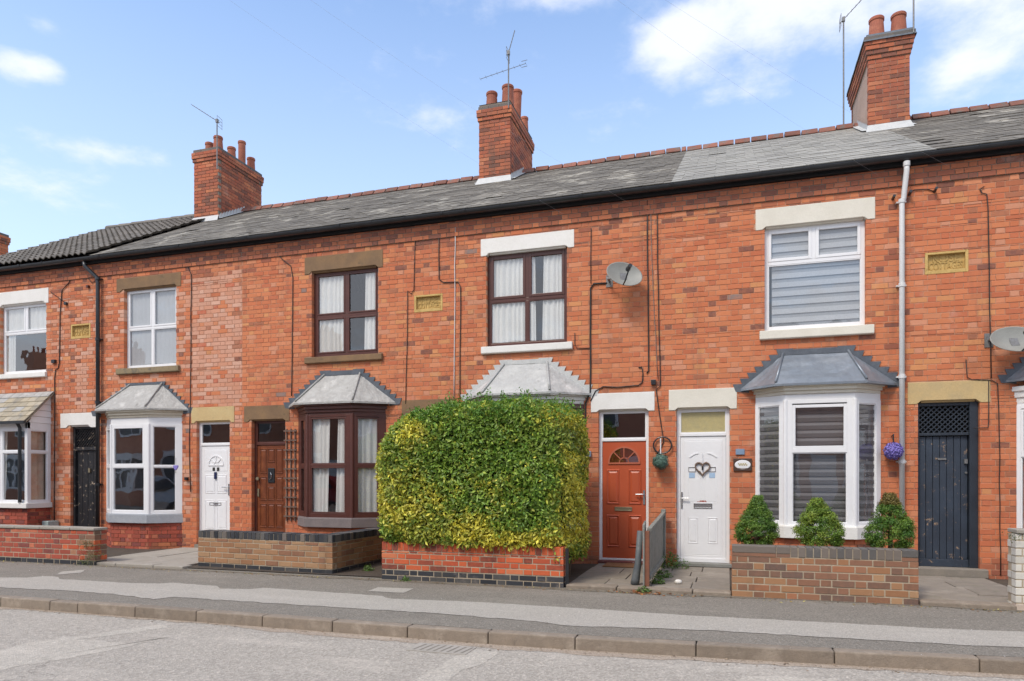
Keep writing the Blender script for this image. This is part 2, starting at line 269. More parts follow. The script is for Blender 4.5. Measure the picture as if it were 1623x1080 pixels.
def glassmat(name, k, base, tint=(.9, .93, .93)):
    m = bpy.data.materials.new(name); m.use_nodes = True; n, l = m.node_tree.nodes, m.node_tree.links; n.clear()
    o = n.new('ShaderNodeOutputMaterial'); mx = n.new('ShaderNodeMixShader'); tr = n.new('ShaderNodeBsdfTransparent'); gl = n.new('ShaderNodeBsdfGlossy')
    tr.inputs[0].default_value = (*tint, 1); gl.inputs['Roughness'].default_value = .012; lw = n.new('ShaderNodeLayerWeight'); pw = n.new('ShaderNodeMath'); pw.operation = 'POWER'; l.new(lw.outputs['Facing'], pw.inputs[0]); pw.inputs[1].default_value = 5
    fr = n.new('ShaderNodeMath'); fr.operation = 'MULTIPLY_ADD'; l.new(pw.outputs[0], fr.inputs[0]); fr.inputs[1].default_value = .96; fr.inputs[2].default_value = .04; lw.inputs[0].default_value = .5
    ma = n.new('ShaderNodeMath'); ma.operation = 'MULTIPLY_ADD'; ma.use_clamp = True; l.new(fr.outputs[0], ma.inputs[0]); ma.inputs[1].default_value = k; ma.inputs[2].default_value = base
    g = n.new('ShaderNodeNewGeometry'); nz_ = n.new('ShaderNodeTexNoise'); nz_.inputs['Scale'].default_value = 1.7; l.new(g.outputs['Position'], nz_.inputs['Vector'])
    bp = n.new('ShaderNodeBump'); bp.inputs['Strength'].default_value = .12; bp.inputs['Distance'].default_value = .02; l.new(nz_.outputs[0], bp.inputs['Height']); l.new(bp.outputs[0], gl.inputs['Normal'])
    l.new(ma.outputs[0], mx.inputs[0]); l.new(tr.outputs[0], mx.inputs[1]); l.new(gl.outputs[0], mx.inputs[2]); l.new(mx.outputs[0], o.inputs[0])
    return m
GLASS = glassmat('window_glass', 1.8, .08, (.985, .99, .99))
GLASSR = glassmat('reflecting_window_glass', 2.2, .17, (.985, .99, .99))
GLASSD = glassmat('dark_window_glass', 2.0, .14, (.5, .52, .53))
def leafmat(name, trans=.3, rough=.45):
    m, n, l, bs = newmat(name); at = n.new('ShaderNodeAttribute'); at.attribute_name = 'tint'
    g = n.new('ShaderNodeNewGeometry'); hs = n.new('ShaderNodeHueSaturation'); l.new(mrange(n, l, g.outputs['Random Per Island'], 0, 1, .6, 1.45), hs.inputs['Value']); l.new(at.outputs['Color'], hs.inputs['Color'])
    l.new(hs.outputs[0], bs.inputs['Base Color']); bs.inputs['Roughness'].default_value = rough
    tl = n.new('ShaderNodeBsdfTranslucent'); l.new(hs.outputs[0], tl.inputs[0]); mx = n.new('ShaderNodeMixShader'); mx.inputs[0].default_value = trans
    out = n['Material Output']; l.new(bs.outputs[0], mx.inputs[1]); l.new(tl.outputs[0], mx.inputs[2]); l.new(mx.outputs[0], out.inputs[0])
    return m
LEAF = leafmat('leaf')

# ------------------------------------------------------------------ object helpers
ORG = {}
def tag(o, label=None, cat=None, group=None, kind=None):
    for k, v in (('label', label), ('category', cat), ('group', group), ('kind', kind)):
        if v: o[k] = v
    return o
def thing(name, loc, label, cat, group=None):
    o = bpy.data.objects.new(name, None); o.empty_display_size = .2; COL.objects.link(o); o.location = loc
    ORG[o.name] = Vector(loc); return tag(o, label, cat, group)
def link(name, me, parent=None, m=None, loc=(0, 0, 0), rot=None, scale=None):
    """loc is in the world; parents are never rotated"""
    o = bpy.data.objects.new(name, me); COL.objects.link(o)
    off = ORG[parent.name] if parent is not None else Vector((0, 0, 0))
    if parent is not None: o.parent = parent
    o.location = Vector(loc) - off; ORG[o.name] = Vector(loc)
    if rot: o.rotation_euler = rot
    if scale: o.scale = scale
    return o
class MB:
    def __init__(s): s.v = []; s.f = []; s.mi = []; s.m = 0
    def add(s, vs, fs):
        b = len(s.v); s.v += [tuple(p) for p in vs]; s.f += [tuple(b + i for i in q) for q in fs]; s.mi += [s.m] * len(fs); return s
    def box(s, x0, x1, y0, y1, z0, z1):
        return s.add([(x0, y0, z0), (x1, y0, z0), (x1, y1, z0), (x0, y1, z0), (x0, y0, z1), (x1, y0, z1), (x1, y1, z1), (x0, y1, z1)],
                     [(0, 1, 5, 4), (1, 2, 6, 5), (2, 3, 7, 6), (3, 0, 4, 7), (4, 5, 6, 7), (0, 3, 2, 1)])
    def quad(s, *p): return s.add(p, [tuple(range(len(p)))])
    def prism_y(s, poly, y0, y1):
        """outline in x,z pushed from y0 to y1"""
        n = len(poly); vs = [(x, y0, z) for x, z in poly] + [(x, y1, z) for x, z in poly]
        return s.add(vs, [tuple(range(n)), tuple(range(2 * n - 1, n - 1, -1))] + [(i, n + i, n + (i + 1) % n, (i + 1) % n) for i in range(n)])
    def prism_z(s, poly, z0, z1):
        n = len(poly); vs = [(x, y, z0) for x, y in poly] + [(x, y, z1) for x, y in poly]
        return s.add(vs, [tuple(range(n - 1, -1, -1)), tuple(range(n, 2 * n))] + [(i, (i + 1) % n, n + (i + 1) % n, n + i) for i in range(n)])
    def beam(s, a, b, w, h, up=(0, 0, 1)):
        a, b = Vector(a), Vector(b); d = (b - a).normalized(); u = Vector(up); r = d.cross(u)
        if r.length < 1e-4: r = d.cross(Vector((0, 1, 0)))
        r.normalize(); u = r.cross(d); vs = []
        for p in (a, b):
            for i, j in ((-1, -1), (1, -1), (1, 1), (-1, 1)): vs.append(p + r * (i * w / 2) + u * (j * h / 2))
        return s.add(vs, [(0, 1, 2, 3), (7, 6, 5, 4), (0, 4, 5, 1), (1, 5, 6, 2), (2, 6, 7, 3), (3, 7, 4, 0)])
    def tube(s, path, r, n=8, caps=True):
        path = [Vector(p) for p in path]; rs = r if isinstance(r, (list, tuple)) else [r] * len(path); vs = []; fs = []; pr = None
        for i, p in enumerate(path):
            d = (path[min(i + 1, len(path) - 1)] - path[max(i - 1, 0)]).normalized()
            if pr is None:
                q = d.cross(Vector((0, 0, 1)));
                if q.length < .01: q = d.cross(Vector((0, 1, 0)))
            else: q = pr - d * pr.dot(d)
            q.normalize(); pr = q; w = d.cross(q)
            for k in range(n):
                t = 2 * math.pi * k / n; vs.append(p + (q * math.cos(t) + w * math.sin(t)) * rs[i])
        for i in range(len(path) - 1):
            for k in range(n): fs.append((i * n + k, i * n + (k + 1) % n, (i + 1) * n + (k + 1) % n, (i + 1) * n + k))
        if caps: fs += [tuple(range(n - 1, -1, -1)), tuple((len(path) - 1) * n + k for k in range(n))]
        return s.add(vs, fs)
    def lathe(s, prof, c, n=16, sx=1, sy=1):
        vs = []; fs = []
        for r, z in prof:
            for k in range(n): t = 2 * math.pi * k / n; vs.append((c[0] + r * math.cos(t) * sx, c[1] + r * math.sin(t) * sy, c[2] + z))
        for i in range(len(prof) - 1):
            for k in range(n): fs.append((i * n + k, i * n + (k + 1) % n, (i + 1) * n + (k + 1) % n, (i + 1) * n + k))
        fs += [tuple(range(n - 1, -1, -1)), tuple((len(prof) - 1) * n + k for k in range(n))]
        return s.add(vs, fs)
    def mesh(s, name, mats):
        me = bpy.data.meshes.new(name); me.from_pydata(s.v, [], s.f)
        for m in (mats if isinstance(mats, (list, tuple)) else [mats]): me.materials.append(m)
        if any(s.mi): me.polygons.foreach_set('material_index', s.mi)
        me.update(); return me
    def build(s, name, mats, parent=None, bevel=0, smooth=False, label=None, kind=None):
        o = link(name, s.mesh(name, mats), None); o.name = name
        if parent is not None:
            o.parent = parent; o.location = -ORG[parent.name]
        ORG[o.name] = Vector((0, 0, 0))
        if bevel:
            b = o.modifiers.new('bevel', 'BEVEL'); b.width = bevel; b.segments = 2; b.limit_method = 'ANGLE'; b.angle_limit = R(40)
        if smooth: o.data.polygons.foreach_set('use_smooth', [True] * len(o.data.polygons))
        return tag(o, label, kind=kind)

# unit brick: 1 x 1 x 1, x from 0..1, front at y=0, chamfered front edges
def unit_brick(c=.035):
    # absolute chamfer approximated for 215 x 100 x 65
    cx, cz = c * .3, c
    v = [(cx, 0, cz), (1 - cx, 0, cz), (1 - cx, 0, 1 - cz), (cx, 0, 1 - cz)]
    v += [(0, c * .8, 0), (1, c * .8, 0), (1, c * .8, 1), (0, c * .8, 1), (0, 1, 0), (1, 1, 0), (1, 1, 1), (0, 1, 1)]
    f = [(0, 1, 2, 3)] + [(i, (i + 1) % 4 + 0, (i + 1) % 4, i) for i in range(0)]
    for i in range(4):
        j = (i + 1) % 4; f.append((4 + i, 4 + j, j, i)); f.append((8 + i, 8 + j, 4 + j, 4 + i))
    return np.array(v, float), f
UBV, UBF = unit_brick()
UB = {}
def ubmesh(m):
    if m.name not in UB:
        me = bpy.data.meshes.new('brick'); me.from_pydata([tuple(p) for p in UBV], [], UBF); me.materials.append(m); UB[m.name] = me
    return UB[m.name]
def place_pieces(items, parent, name='brick', stuffname='brickwork', limit=300, uv=None, unit=None, jit=.0025):
    """items: (origin, rotz, (w,d,h), material). The ones that show largest become parts, the rest one stuff mesh."""
    sc = []
    for k, (o, rz, s, m) in enumerate(items):
        c = Vector(o) + Vector((math.cos(rz) * s[0] / 2, math.sin(rz) * s[0] / 2, s[2] / 2))
        u, v = UV(*c); vis = -10 < u < 1633 and -10 < v < 1090
        # facing
        nrm = Vector((math.sin(rz), -math.cos(rz), 0)); d = c - Vector((0, 0, CAMH)); face = max(0.02, -nrm.dot(d.normalized()))
        sc.append(((s[0] * s[2] * face / d.length_squared if vis else 0) + (1e-9 * random.random()), vis, k))
    sc.sort(reverse=True)
    chosen = [k for q, vis, k in sc[:limit] if vis]; cs = set(chosen)
    for k in chosen:
        o, rz, s, m = items[k]
        j = random.uniform(-jit, jit)
        link(name, ubmesh(m) if unit is None else unit(m), parent, None, (o[0] + math.sin(rz) * j, o[1] - math.cos(rz) * j, o[2]), (0, 0, rz), s)
    rest = [items[k] for k in range(len(items)) if k not in cs]
    if rest:
        ms = []; V = []; F = []; MI = []
        for (o, rz, s, m) in rest:
            if m not in ms: ms.append(m)
            j = random.uniform(-jit, jit)
            p = UBV * np.array(s); c_, s_ = math.cos(rz), math.sin(rz)
            q = np.empty_like(p); q[:, 0] = p[:, 0] * c_ - p[:, 1] * s_ + o[0] + s_ * j; q[:, 1] = p[:, 0] * s_ + p[:, 1] * c_ + o[1] - c_ * j; q[:, 2] = p[:, 2] + o[2]
            b = len(V) * 12; V.append(q); F += [tuple(b + i for i in f) for f in UBF]; MI += [ms.index(m)] * len(UBF)
        me = bpy.data.meshes.new(stuffname); me.from_pydata(np.concatenate(V).tolist(), [], F)
        for m in ms: me.materials.append(m)
        me.polygons.foreach_set('material_index', MI); me.update()
        o = link(stuffname, me, None); o.parent = parent; o.location = -ORG[parent.name]; o['kind'] = 'stuff'
def courses(x0, x1, z0, z1, ch, L=.225, holes=(), bond='flemish', joint=.009, seed=0):
    """rows of bricks in x,z, cut round the holes; yields x0,x1,z0,z1,row"""
    rr = random.Random(seed); out = []; n = int(math.ceil((z1 - z0) / ch - .2))
    H = L / 2
    for r in range(n):
        za, zb = z0 + r * ch, min(z0 + (r + 1) * ch, z1)
        cuts = sorted({za, zb} | {h[2] for h in holes if za + .012 < h[2] < zb - .012} | {h[3] for h in holes if za + .012 < h[3] < zb - .012})
        for ca, cb in zip(cuts[:-1], cuts[1:]):
            free = [(x0, x1)]; mid = (ca + cb) / 2
            for h in holes:
                if h[2] < mid < h[3]:
                    nf = []
                    for a, b in free:
                        if h[1] <= a or h[0] >= b: nf.append((a, b)); continue
                        if h[0] > a: nf.append((a, h[0]))
                        if h[1] < b: nf.append((h[1], b))
                    free = nf
            # bricks on an absolute grid so rows line up between houses
            x = math.floor((x0 - 1) / (L + H)) * (L + H)
            if bond == 'flemish': x += (r % 2) * (L + H) / 2
            elif bond == 'stretcher': x = math.floor((x0 - 1) / L) * L + (r % 2) * H
            k = 0
            while x < x1:
                if bond == 'flemish': w = L if k % 2 == 0 else H
                else: w = L
                if bond == 'soldier': w = ch * .34 if False else .078
                for a, b in free:
                    p, q = max(x, a), min(x + w, b)
                    if q - p > .022:
                        out.append((p + joint / 2 if p > a + 1e-6 else p, q - joint / 2 if q < b - 1e-6 else q, ca + joint / 2, cb - joint / 2, r))
                x += w; k += 1
    return out
def slab_with_holes(mb, x0, x1, z0, z1, y, yb, holes):
    xs = sorted({x0, x1} | {min(max(h[i], x0), x1) for h in holes for i in (0, 1)}); zs = sorted({z0, z1} | {min(max(h[i], z0), z1) for h in holes for i in (2, 3)})
    def inside(a, b): return any(h[0] < a < h[1] and h[2] < b < h[3] for h in holes)
    for a, b in zip(xs[:-1], xs[1:]):
        for c, d in zip(zs[:-1], zs[1:]):
            if not inside((a + b) / 2, (c + d) / 2): mb.box(a, b, y, yb, c, d)

YF = 10.30          # front of the house wall
WTOP = 5.45
CH = .0745

# ------------------------------------------------------------------ ground
def kerbY(x): return 5.5 if x < -1.7 else 5.5 + .28 * ((min(x, 6) + 1.7) / 3.7) ** 1.2
def sheet(name, poly, z, m, kind='structure', thick=None):
    mb = MB()
    if thick: mb.prism_z(poly, z - thick, z)
    else: mb.add([(x, y, z) for x, y in poly], [tuple(range(len(poly)))])
    return mb.build(name, m, kind=kind)
xs = [-60, -25] + [x * .5 for x in range(-40, 17)] + [25, 60]
mb = MB()
for a, b in zip(xs[:-1], xs[1:]): mb.quad((a, kerbY(a) + .13, 0), (b, kerbY(b) + .13, 0), (b, 8.6, 0), (a, 8.6, 0))
mb.build('pavement', PAVEM, kind='structure')
mb = MB(); mb.quad((-60, -3.2, -.10), (60, -3.2, -.10), (60, 6.2, -.10), (-60, 6.2, -.10)); mb.build('road', ROADM, kind='structure')
mb = MB(); mb.quad((-400, -400, -.16), (400, -400, -.16), (400, 400, -.16), (-400, 400, -.16)); mb.build('ground', mat('far_ground', (.2, .18, .14), (.14, .14, .09), scale=.1, rough=1, bmp=0), kind='structure')
mb = MB(); mb.box(-60, 60, -6, -3.1, -.12, .0); mb.build('opposite_pavement', PAVEM, kind='structure')
# pale strip relaid along the pavement, its upper edge stepped where the trench was widened
def strip(us_top, us_bot):
    mb = MB(); T = [G(u, v, .004) for u, v in us_top]; B = [G(u, v, .004) for u, v in us_bot]
    def interp(P, x):
        for (a, ya), (b, yb) in zip(P[:-1], P[1:]):
            if a <= x <= b: return ya + (yb - ya) * (x - a) / max(1e-6, b - a)
        return P[0][1] if x < P[0][0] else P[-1][1]
    xs = [-14 + i * .09 for i in range(int(20 / .09))]; rr = random.Random(3); jt = [rr.uniform(-.012, .012) for _ in xs]; jb = [rr.uniform(-.02, .02) for _ in xs]
    for i in range(len(xs) - 1):
        a, b = xs[i], xs[i + 1]
        mb.quad((a, interp(B, a) + jb[i], .004), (b, interp(B, b) + jb[i + 1], .004), (b, interp(T, b) + jt[i + 1], .004), (a, interp(T, a) + jt[i], .004))
    return mb.build('pavement_strip', PAVEL, kind='structure')
strip([(0, 915.5), (45, 916), (50, 913), (90, 914), (95, 918), (200, 924), (255, 925.5), (262, 923), (345, 929), (350, 933), (400, 934.5), (407, 931), (610, 945), (614, 949), (740, 953.5), (900, 963), (1100, 976), (1300, 986), (1480, 996), (1623, 1001.5)],
      [(0, 931.5), (100, 936), (185, 942), (245, 950), (265, 946), (380, 953), (500, 960.5), (700, 973), (860, 986), (900, 992), (1130, 999), (1300, 1010), (1480, 1020), (1623, 1027)])
def patch(name, pts, z, m, jag=.02, seed=1):
    rr = random.Random(seed); P = []
    w = [G(u, v, z) for u, v in pts]
    for i in range(len(w)):
        a, b = w[i], w[(i + 1) % len(w)]; n = max(1, int(math.dist(a, b) / .08))
        for k in range(n): t = k / n; P.append((a[0] + (b[0] - a[0]) * t + rr.uniform(-jag, jag), a[1] + (b[1] - a[1]) * t + rr.uniform(-jag, jag)))
    return sheet(name, P, z, m)
patch('pavement_patch', [(600, 931), (655, 933), (640, 940), (583, 937)], .004, PAVEL, .006)
patch('pavement_patch', [(100, 906), (137, 903), (128, 908), (88, 911)], .004, PAVEL, .012)
patch('road_patch', [(742, 1030), (792, 1034), (768, 1050), (735, 1062), (700, 1085), (640, 1085), (690, 1058)], -.0985, ROADL, .02, 2)
patch('road_patch', [(40, 1020), (250, 990), (262, 996), (120, 1014), (200, 1020), (268, 1010), (140, 1038), (0, 1062), (-20, 1040)], -.0985, ROADL, .03, 3)
patch('road_patch', [(1180, 1070), (1330, 1076), (1300, 1092), (1150, 1090)], -.0985, ROADL, .03, 4)
def ribbon(name, fy, x0, x1, w0, z, m, seed, step=.07):
    rr = random.Random(seed); xs_ = [x0 + step * i for i in range(int((x1 - x0) / step))]; w = w0; W_ = []
    for x in xs_: w = min(max(w + rr.uniform(-.03, .03), w0 * .45), w0 * 1.6); W_.append(w)
    mb = MB()
    for i in range(len(xs_) - 1): a, b = xs_[i], xs_[i + 1]; mb.quad((a, fy(a) - W_[i], z), (b, fy(b) - W_[i + 1], z), (b, fy(b), z), (a, fy(a), z))
    return mb.build(name, m, kind='structure')
ribbon('gutter_dust', lambda x: kerbY(x) + .01, -14, 6, .10, -.0975, groundmat('sandy_dust', (.38, .30, .23), (.46, .38, .30), (.43, .35, .27), .9, cracks=False), 4)
ribbon('pavement_dirt', lambda x: 8.02, -14, 6, .11, .003, groundmat('wall_foot_dirt', (.17, .145, .11), (.27, .23, .17), (.22, .19, .14), .9, cracks=False), 5)
# kerb stones, each its own piece
kg = thing('kerb', (-3, 5.5, -.1), 'brown concrete kerb between road and pavement', None); kg['kind'] = 'structure'
J = [-160, -80, 0, 78, 122, 213, 310, 415, 526, 645, 773, 911, 1103, 1323, 1554]
jx = [G(u, 1045, 0)[0] for u in ()] + [X(u, 5.5) if u < 780 else X(u, kerbY(X(u, 5.55))) for u in J]
jx = [jx[0] - .9 * k for k in range(12, 0, -1)] + jx
while jx[-1] < 8: jx.append(jx[-1] + .91)
for a, b in zip(jx[:-1], jx[1:]):
    g_ = .003; ya, yb = kerbY(a), kerbY(b); t = .004 * random.uniform(-1, 1)
    mb = MB(); vs = [(a + g_, ya, -.14), (b - g_, yb, -.14), (b - g_, yb + .125, -.14), (a + g_, ya + .125, -.14), (a + g_, ya + .006, .006 + t), (b - g_, yb + .006, .006 + t), (b - g_, yb + .125, .006 + t), (a + g_, ya + .125, .006 + t)]
    mb.add(vs, [(0, 1, 5, 4), (1, 2, 6, 5), (2, 3, 7, 6), (3, 0, 4, 7), (4, 5, 6, 7)])
    mb.build('kerb_stone', KERB, kg, bevel=.012)
mb = MB()
for a, b in zip(xs[:-1], xs[1:]): mb.quad((a, kerbY(a) + .02, -.03), (b, kerbY(b) + .02, -.03), (b, kerbY(b) + .2, -.03), (a, kerbY(a) + .2, -.03))
mb.build('kerb_bedding', MORTAR_D, kg)
# front plots: bare soil and slabs
mb = MB(); mb.quad((-60, 8.1, .012), (60, 8.1, .012), (60, 10.5, .012), (-60, 10.5, .012)); mb.build('front_plot_ground', SOIL, kind='structure')

# ------------------------------------------------------------------ windows and doors
def curtain(parent, x0, x1, z0, z1, y, m, folds=9, amp=.018, taper=0, seed=0, name='curtain'):
    rr = random.Random(seed); n = max(8, int(folds * 6)); mb = MB(); vs = []; fs = []
    ph = rr.uniform(0, 6)
    for i in range(n + 1):
        t = i / n; x = x0 + (x1 - x0) * t
        yy = y + amp * math.sin(t * folds * 6.283 + ph + 1.2 * math.sin(t * 9)) + amp * .4 * math.sin(t * folds * 15 + ph)
        vs += [(x, yy, z0), (x + taper * (.5 - t), y + (yy - y) * .7, z1)]
    for i in range(n): fs.append((2 * i, 2 * i + 2, 2 * i + 3, 2 * i + 1))
    mb.add(vs, fs); return mb.build(name, m, parent, smooth=True)
def blind(parent, x0, x1, z0, z1, y, m1, m2, step=.1, duty=.55):
    mb = MB(); z = z1; k = 0
    while z > z0:
        a = max(z0, z - step * duty); mb.m = 0; mb.add([(x0, y, a), (x1, y, a), (x1, y + .004, z), (x0, y + .004, z)], [(0, 1, 2, 3)])
        b = max(z0, z - step); mb.m = 1
        if b < a: mb.add([(x0, y + .012, b), (x1, y + .012, b), (x1, y + .012, a), (x0, y + .012, a)], [(0, 1, 2, 3)])
        z -= step
    return mb.build('blind', [m1, m2], parent)
def text(parent, body, size, loc, m, ext, sx=1):
    cu = bpy.data.curves.new('lettering', 'FONT'); cu.body = body; cu.align_x = cu.align_y = 'CENTER'; cu.size = size; cu.extrude = ext; cu.offset = .0012
    q = bpy.data.objects.new('tmp', cu); me = bpy.data.meshes.new_from_object(q); me.materials.clear(); me.materials.append(m); bpy.data.objects.remove(q)
    return link('lettering', me, parent, None, loc, (R(90), 0, 0), (sx, 1, 1))
class Facet:
    """a vertical plane through (ox,oy) with direction angle; s along it, d outward, z up"""
    def __init__(s, p0, p1):
        s.o = Vector((p0[0], p0[1], 0)); d = Vector((p1[0] - p0[0], p1[1] - p0[1], 0)); s.L = d.length; s.d = d.normalized(); s.n = Vector((s.d.y, -s.d.x, 0)); s.rz = math.atan2(s.d.y, s.d.x)
    def P(s, a, out, z): return s.o + s.d * a + s.n * out + Vector((0, 0, z))
    def box(s, mb, a0, a1, o0, o1, z0, z1):
        vs = [s.P(a, o, z) for z in (z0, z1) for a, o in ((a0, o1), (a1, o1), (a1, o0), (a0, o0))]
        mb.add(vs, [(0, 1, 5, 4), (1, 2, 6, 5), (2, 3, 7, 6), (3, 0, 4, 7), (4, 5, 6, 7), (0, 3, 2, 1)])
    def prof(s, mb, poly, a0, a1):
        """outline in (out,z) run along the facet"""
        n = len(poly); vs = [s.P(a0, o, z) for o, z in poly] + [s.P(a1, o, z) for o, z in poly]
        mb.add(vs, [tuple(range(n)), tuple(range(2 * n - 1, n - 1, -1))] + [(i, n + i, n + (i + 1) % n, (i + 1) % n) for i in range(n)])
def ring(mb, F, a0, a1, z0, z1, w, o0, o1, wb=None, wt=None):
    wb = wb or w; wt = wt or w
    F.box(mb, a0, a0 + w, o0, o1, z0, z1); F.box(mb, a1 - w, a1, o0, o1, z0, z1)
    F.box(mb, a0 + w, a1 - w, o0, o1 + .0006, z1 - wt, z1 - .0004); F.box(mb, a0 + w, a1 - w, o0, o1 + .0006, z0 + .0004, z0 + wb)
def glaze(parent, F, lights, m_sash, m_glass=None, sw=.035, out=.0, sash=True, bead=.012):
    """lights: (a0,a1,z0,z1,has_sash)"""
    for a0, a1, z0, z1, hs in lights:
        w = sw if hs else bead
        mb = MB(); ring(mb, F, a0, a1, z0, z1, w, out - .025, out + (.012 if hs else .002)); so_ = mb.build('sash' if hs else 'glazing_bead', m_sash, parent, bevel=.004 if hs else 0)
        mb = MB(); q = [F.P(a0 + w - .004, out - .012, z0 + w - .004), F.P(a1 - w + .004, out - .012, z0 + w - .004), F.P(a1 - w + .004, out - .012, z1 - w + .004), F.P(a0 + w - .004, out - .012, z1 - w + .004)]
        mb.add(q, [(0, 1, 2, 3)]); mb.build('pane', m_glass or GLASS, parent)
def window(house, x0, x1, z0, z1, rows, m, fw=.045, y=YF + .075, sw=.032, mull=.045, label=None, gm=None):
    """rows from the bottom: (z_from, z_to, [column splits], has_sash). the frame is the part; sashes and panes hang on it"""
    F = Facet((x0, y), (x1, y)); mb = MB(); L = x1 - x0
    ring(mb, F, 0, L, z0, z1, fw, -.05, 0)
    lights = []
    for i, (a, b, cols, hs) in enumerate(rows):
        if i: F.box(mb, fw, L - fw, -.048, .001, a - mull / 2, a + mull / 2)
        lo = a + (mull / 2 if i else fw); hi = b - (mull / 2 if i < len(rows) - 1 else fw)
        e = [fw] + [c for c in cols] + [L - fw]
        for j in range(len(e) - 1):
            if j: F.box(mb, e[j] - mull / 2, e[j] + mull / 2, -.046, .002, lo, hi)
            lights.append((e[j] + (mull / 2 if j else 0), e[j + 1] - (mull / 2 if j < len(e) - 2 else 0), lo, hi, hs))
    w = mb.build('window', m, house, bevel=.004, label=label)
    glaze(w, F, lights, m, gm, sw, out=-.005)
    return w
def lintel(house, x0, x1, z0, z1, m, ear=.0, drop=.0, y=YF, name='lintel', proud=.008):
    mb = MB()
    if drop: poly = [(x0, z0), (x0 + ear * .85, z0), (x0 + ear, z0 + .01), (x0 + ear + drop * .9, z0 + drop), (x1 - ear - drop * .9, z0 + drop), (x1 - ear, z0 + .01), (x1 - ear * .85, z0), (x1, z0), (x1, z1), (x0, z1)]
    else: poly = [(x0, z0), (x1, z0), (x1, z1), (x0, z1)]
    mb.prism_y(poly, y - proud, y + .10)
    o = mb.build(name, m, house, bevel=.006)
    if drop:   # chamfered under edge
        mb = MB(); c = drop * .55
        F = Facet((x0 + ear + drop, y), (x1 - ear - drop, y)); F.prof(mb, [(-.10, z0 + drop - .001), (-.02, z0 + drop - .001), (-.035, z0 + drop - c), (-.10, z0 + drop - c)], 0, F.L)
        mb.build('lintel_moulding', m, o)
    return o
def sill(house, x0, x1, z0, z1, m, proj=.07, y=YF):
    mb = MB(); F = Facet((x0, y), (x1, y)); F.prof(mb, [(-.10, z0), (proj - .012, z0), (proj, z0 + .012), (proj, z1 - .014), (-.10, z1 + .006)], 0, F.L)
    return mb.build('window_sill', m, house, bevel=.006)
def frame_px(u0, u1, vt, vb, Y):
    """rectangle on the plane Y from its four edges in the photograph, heights read at the left edge"""
    return X(u0, Y), X(u1, Y), Z(u0, vb, Y), Z(u0, vt, Y)

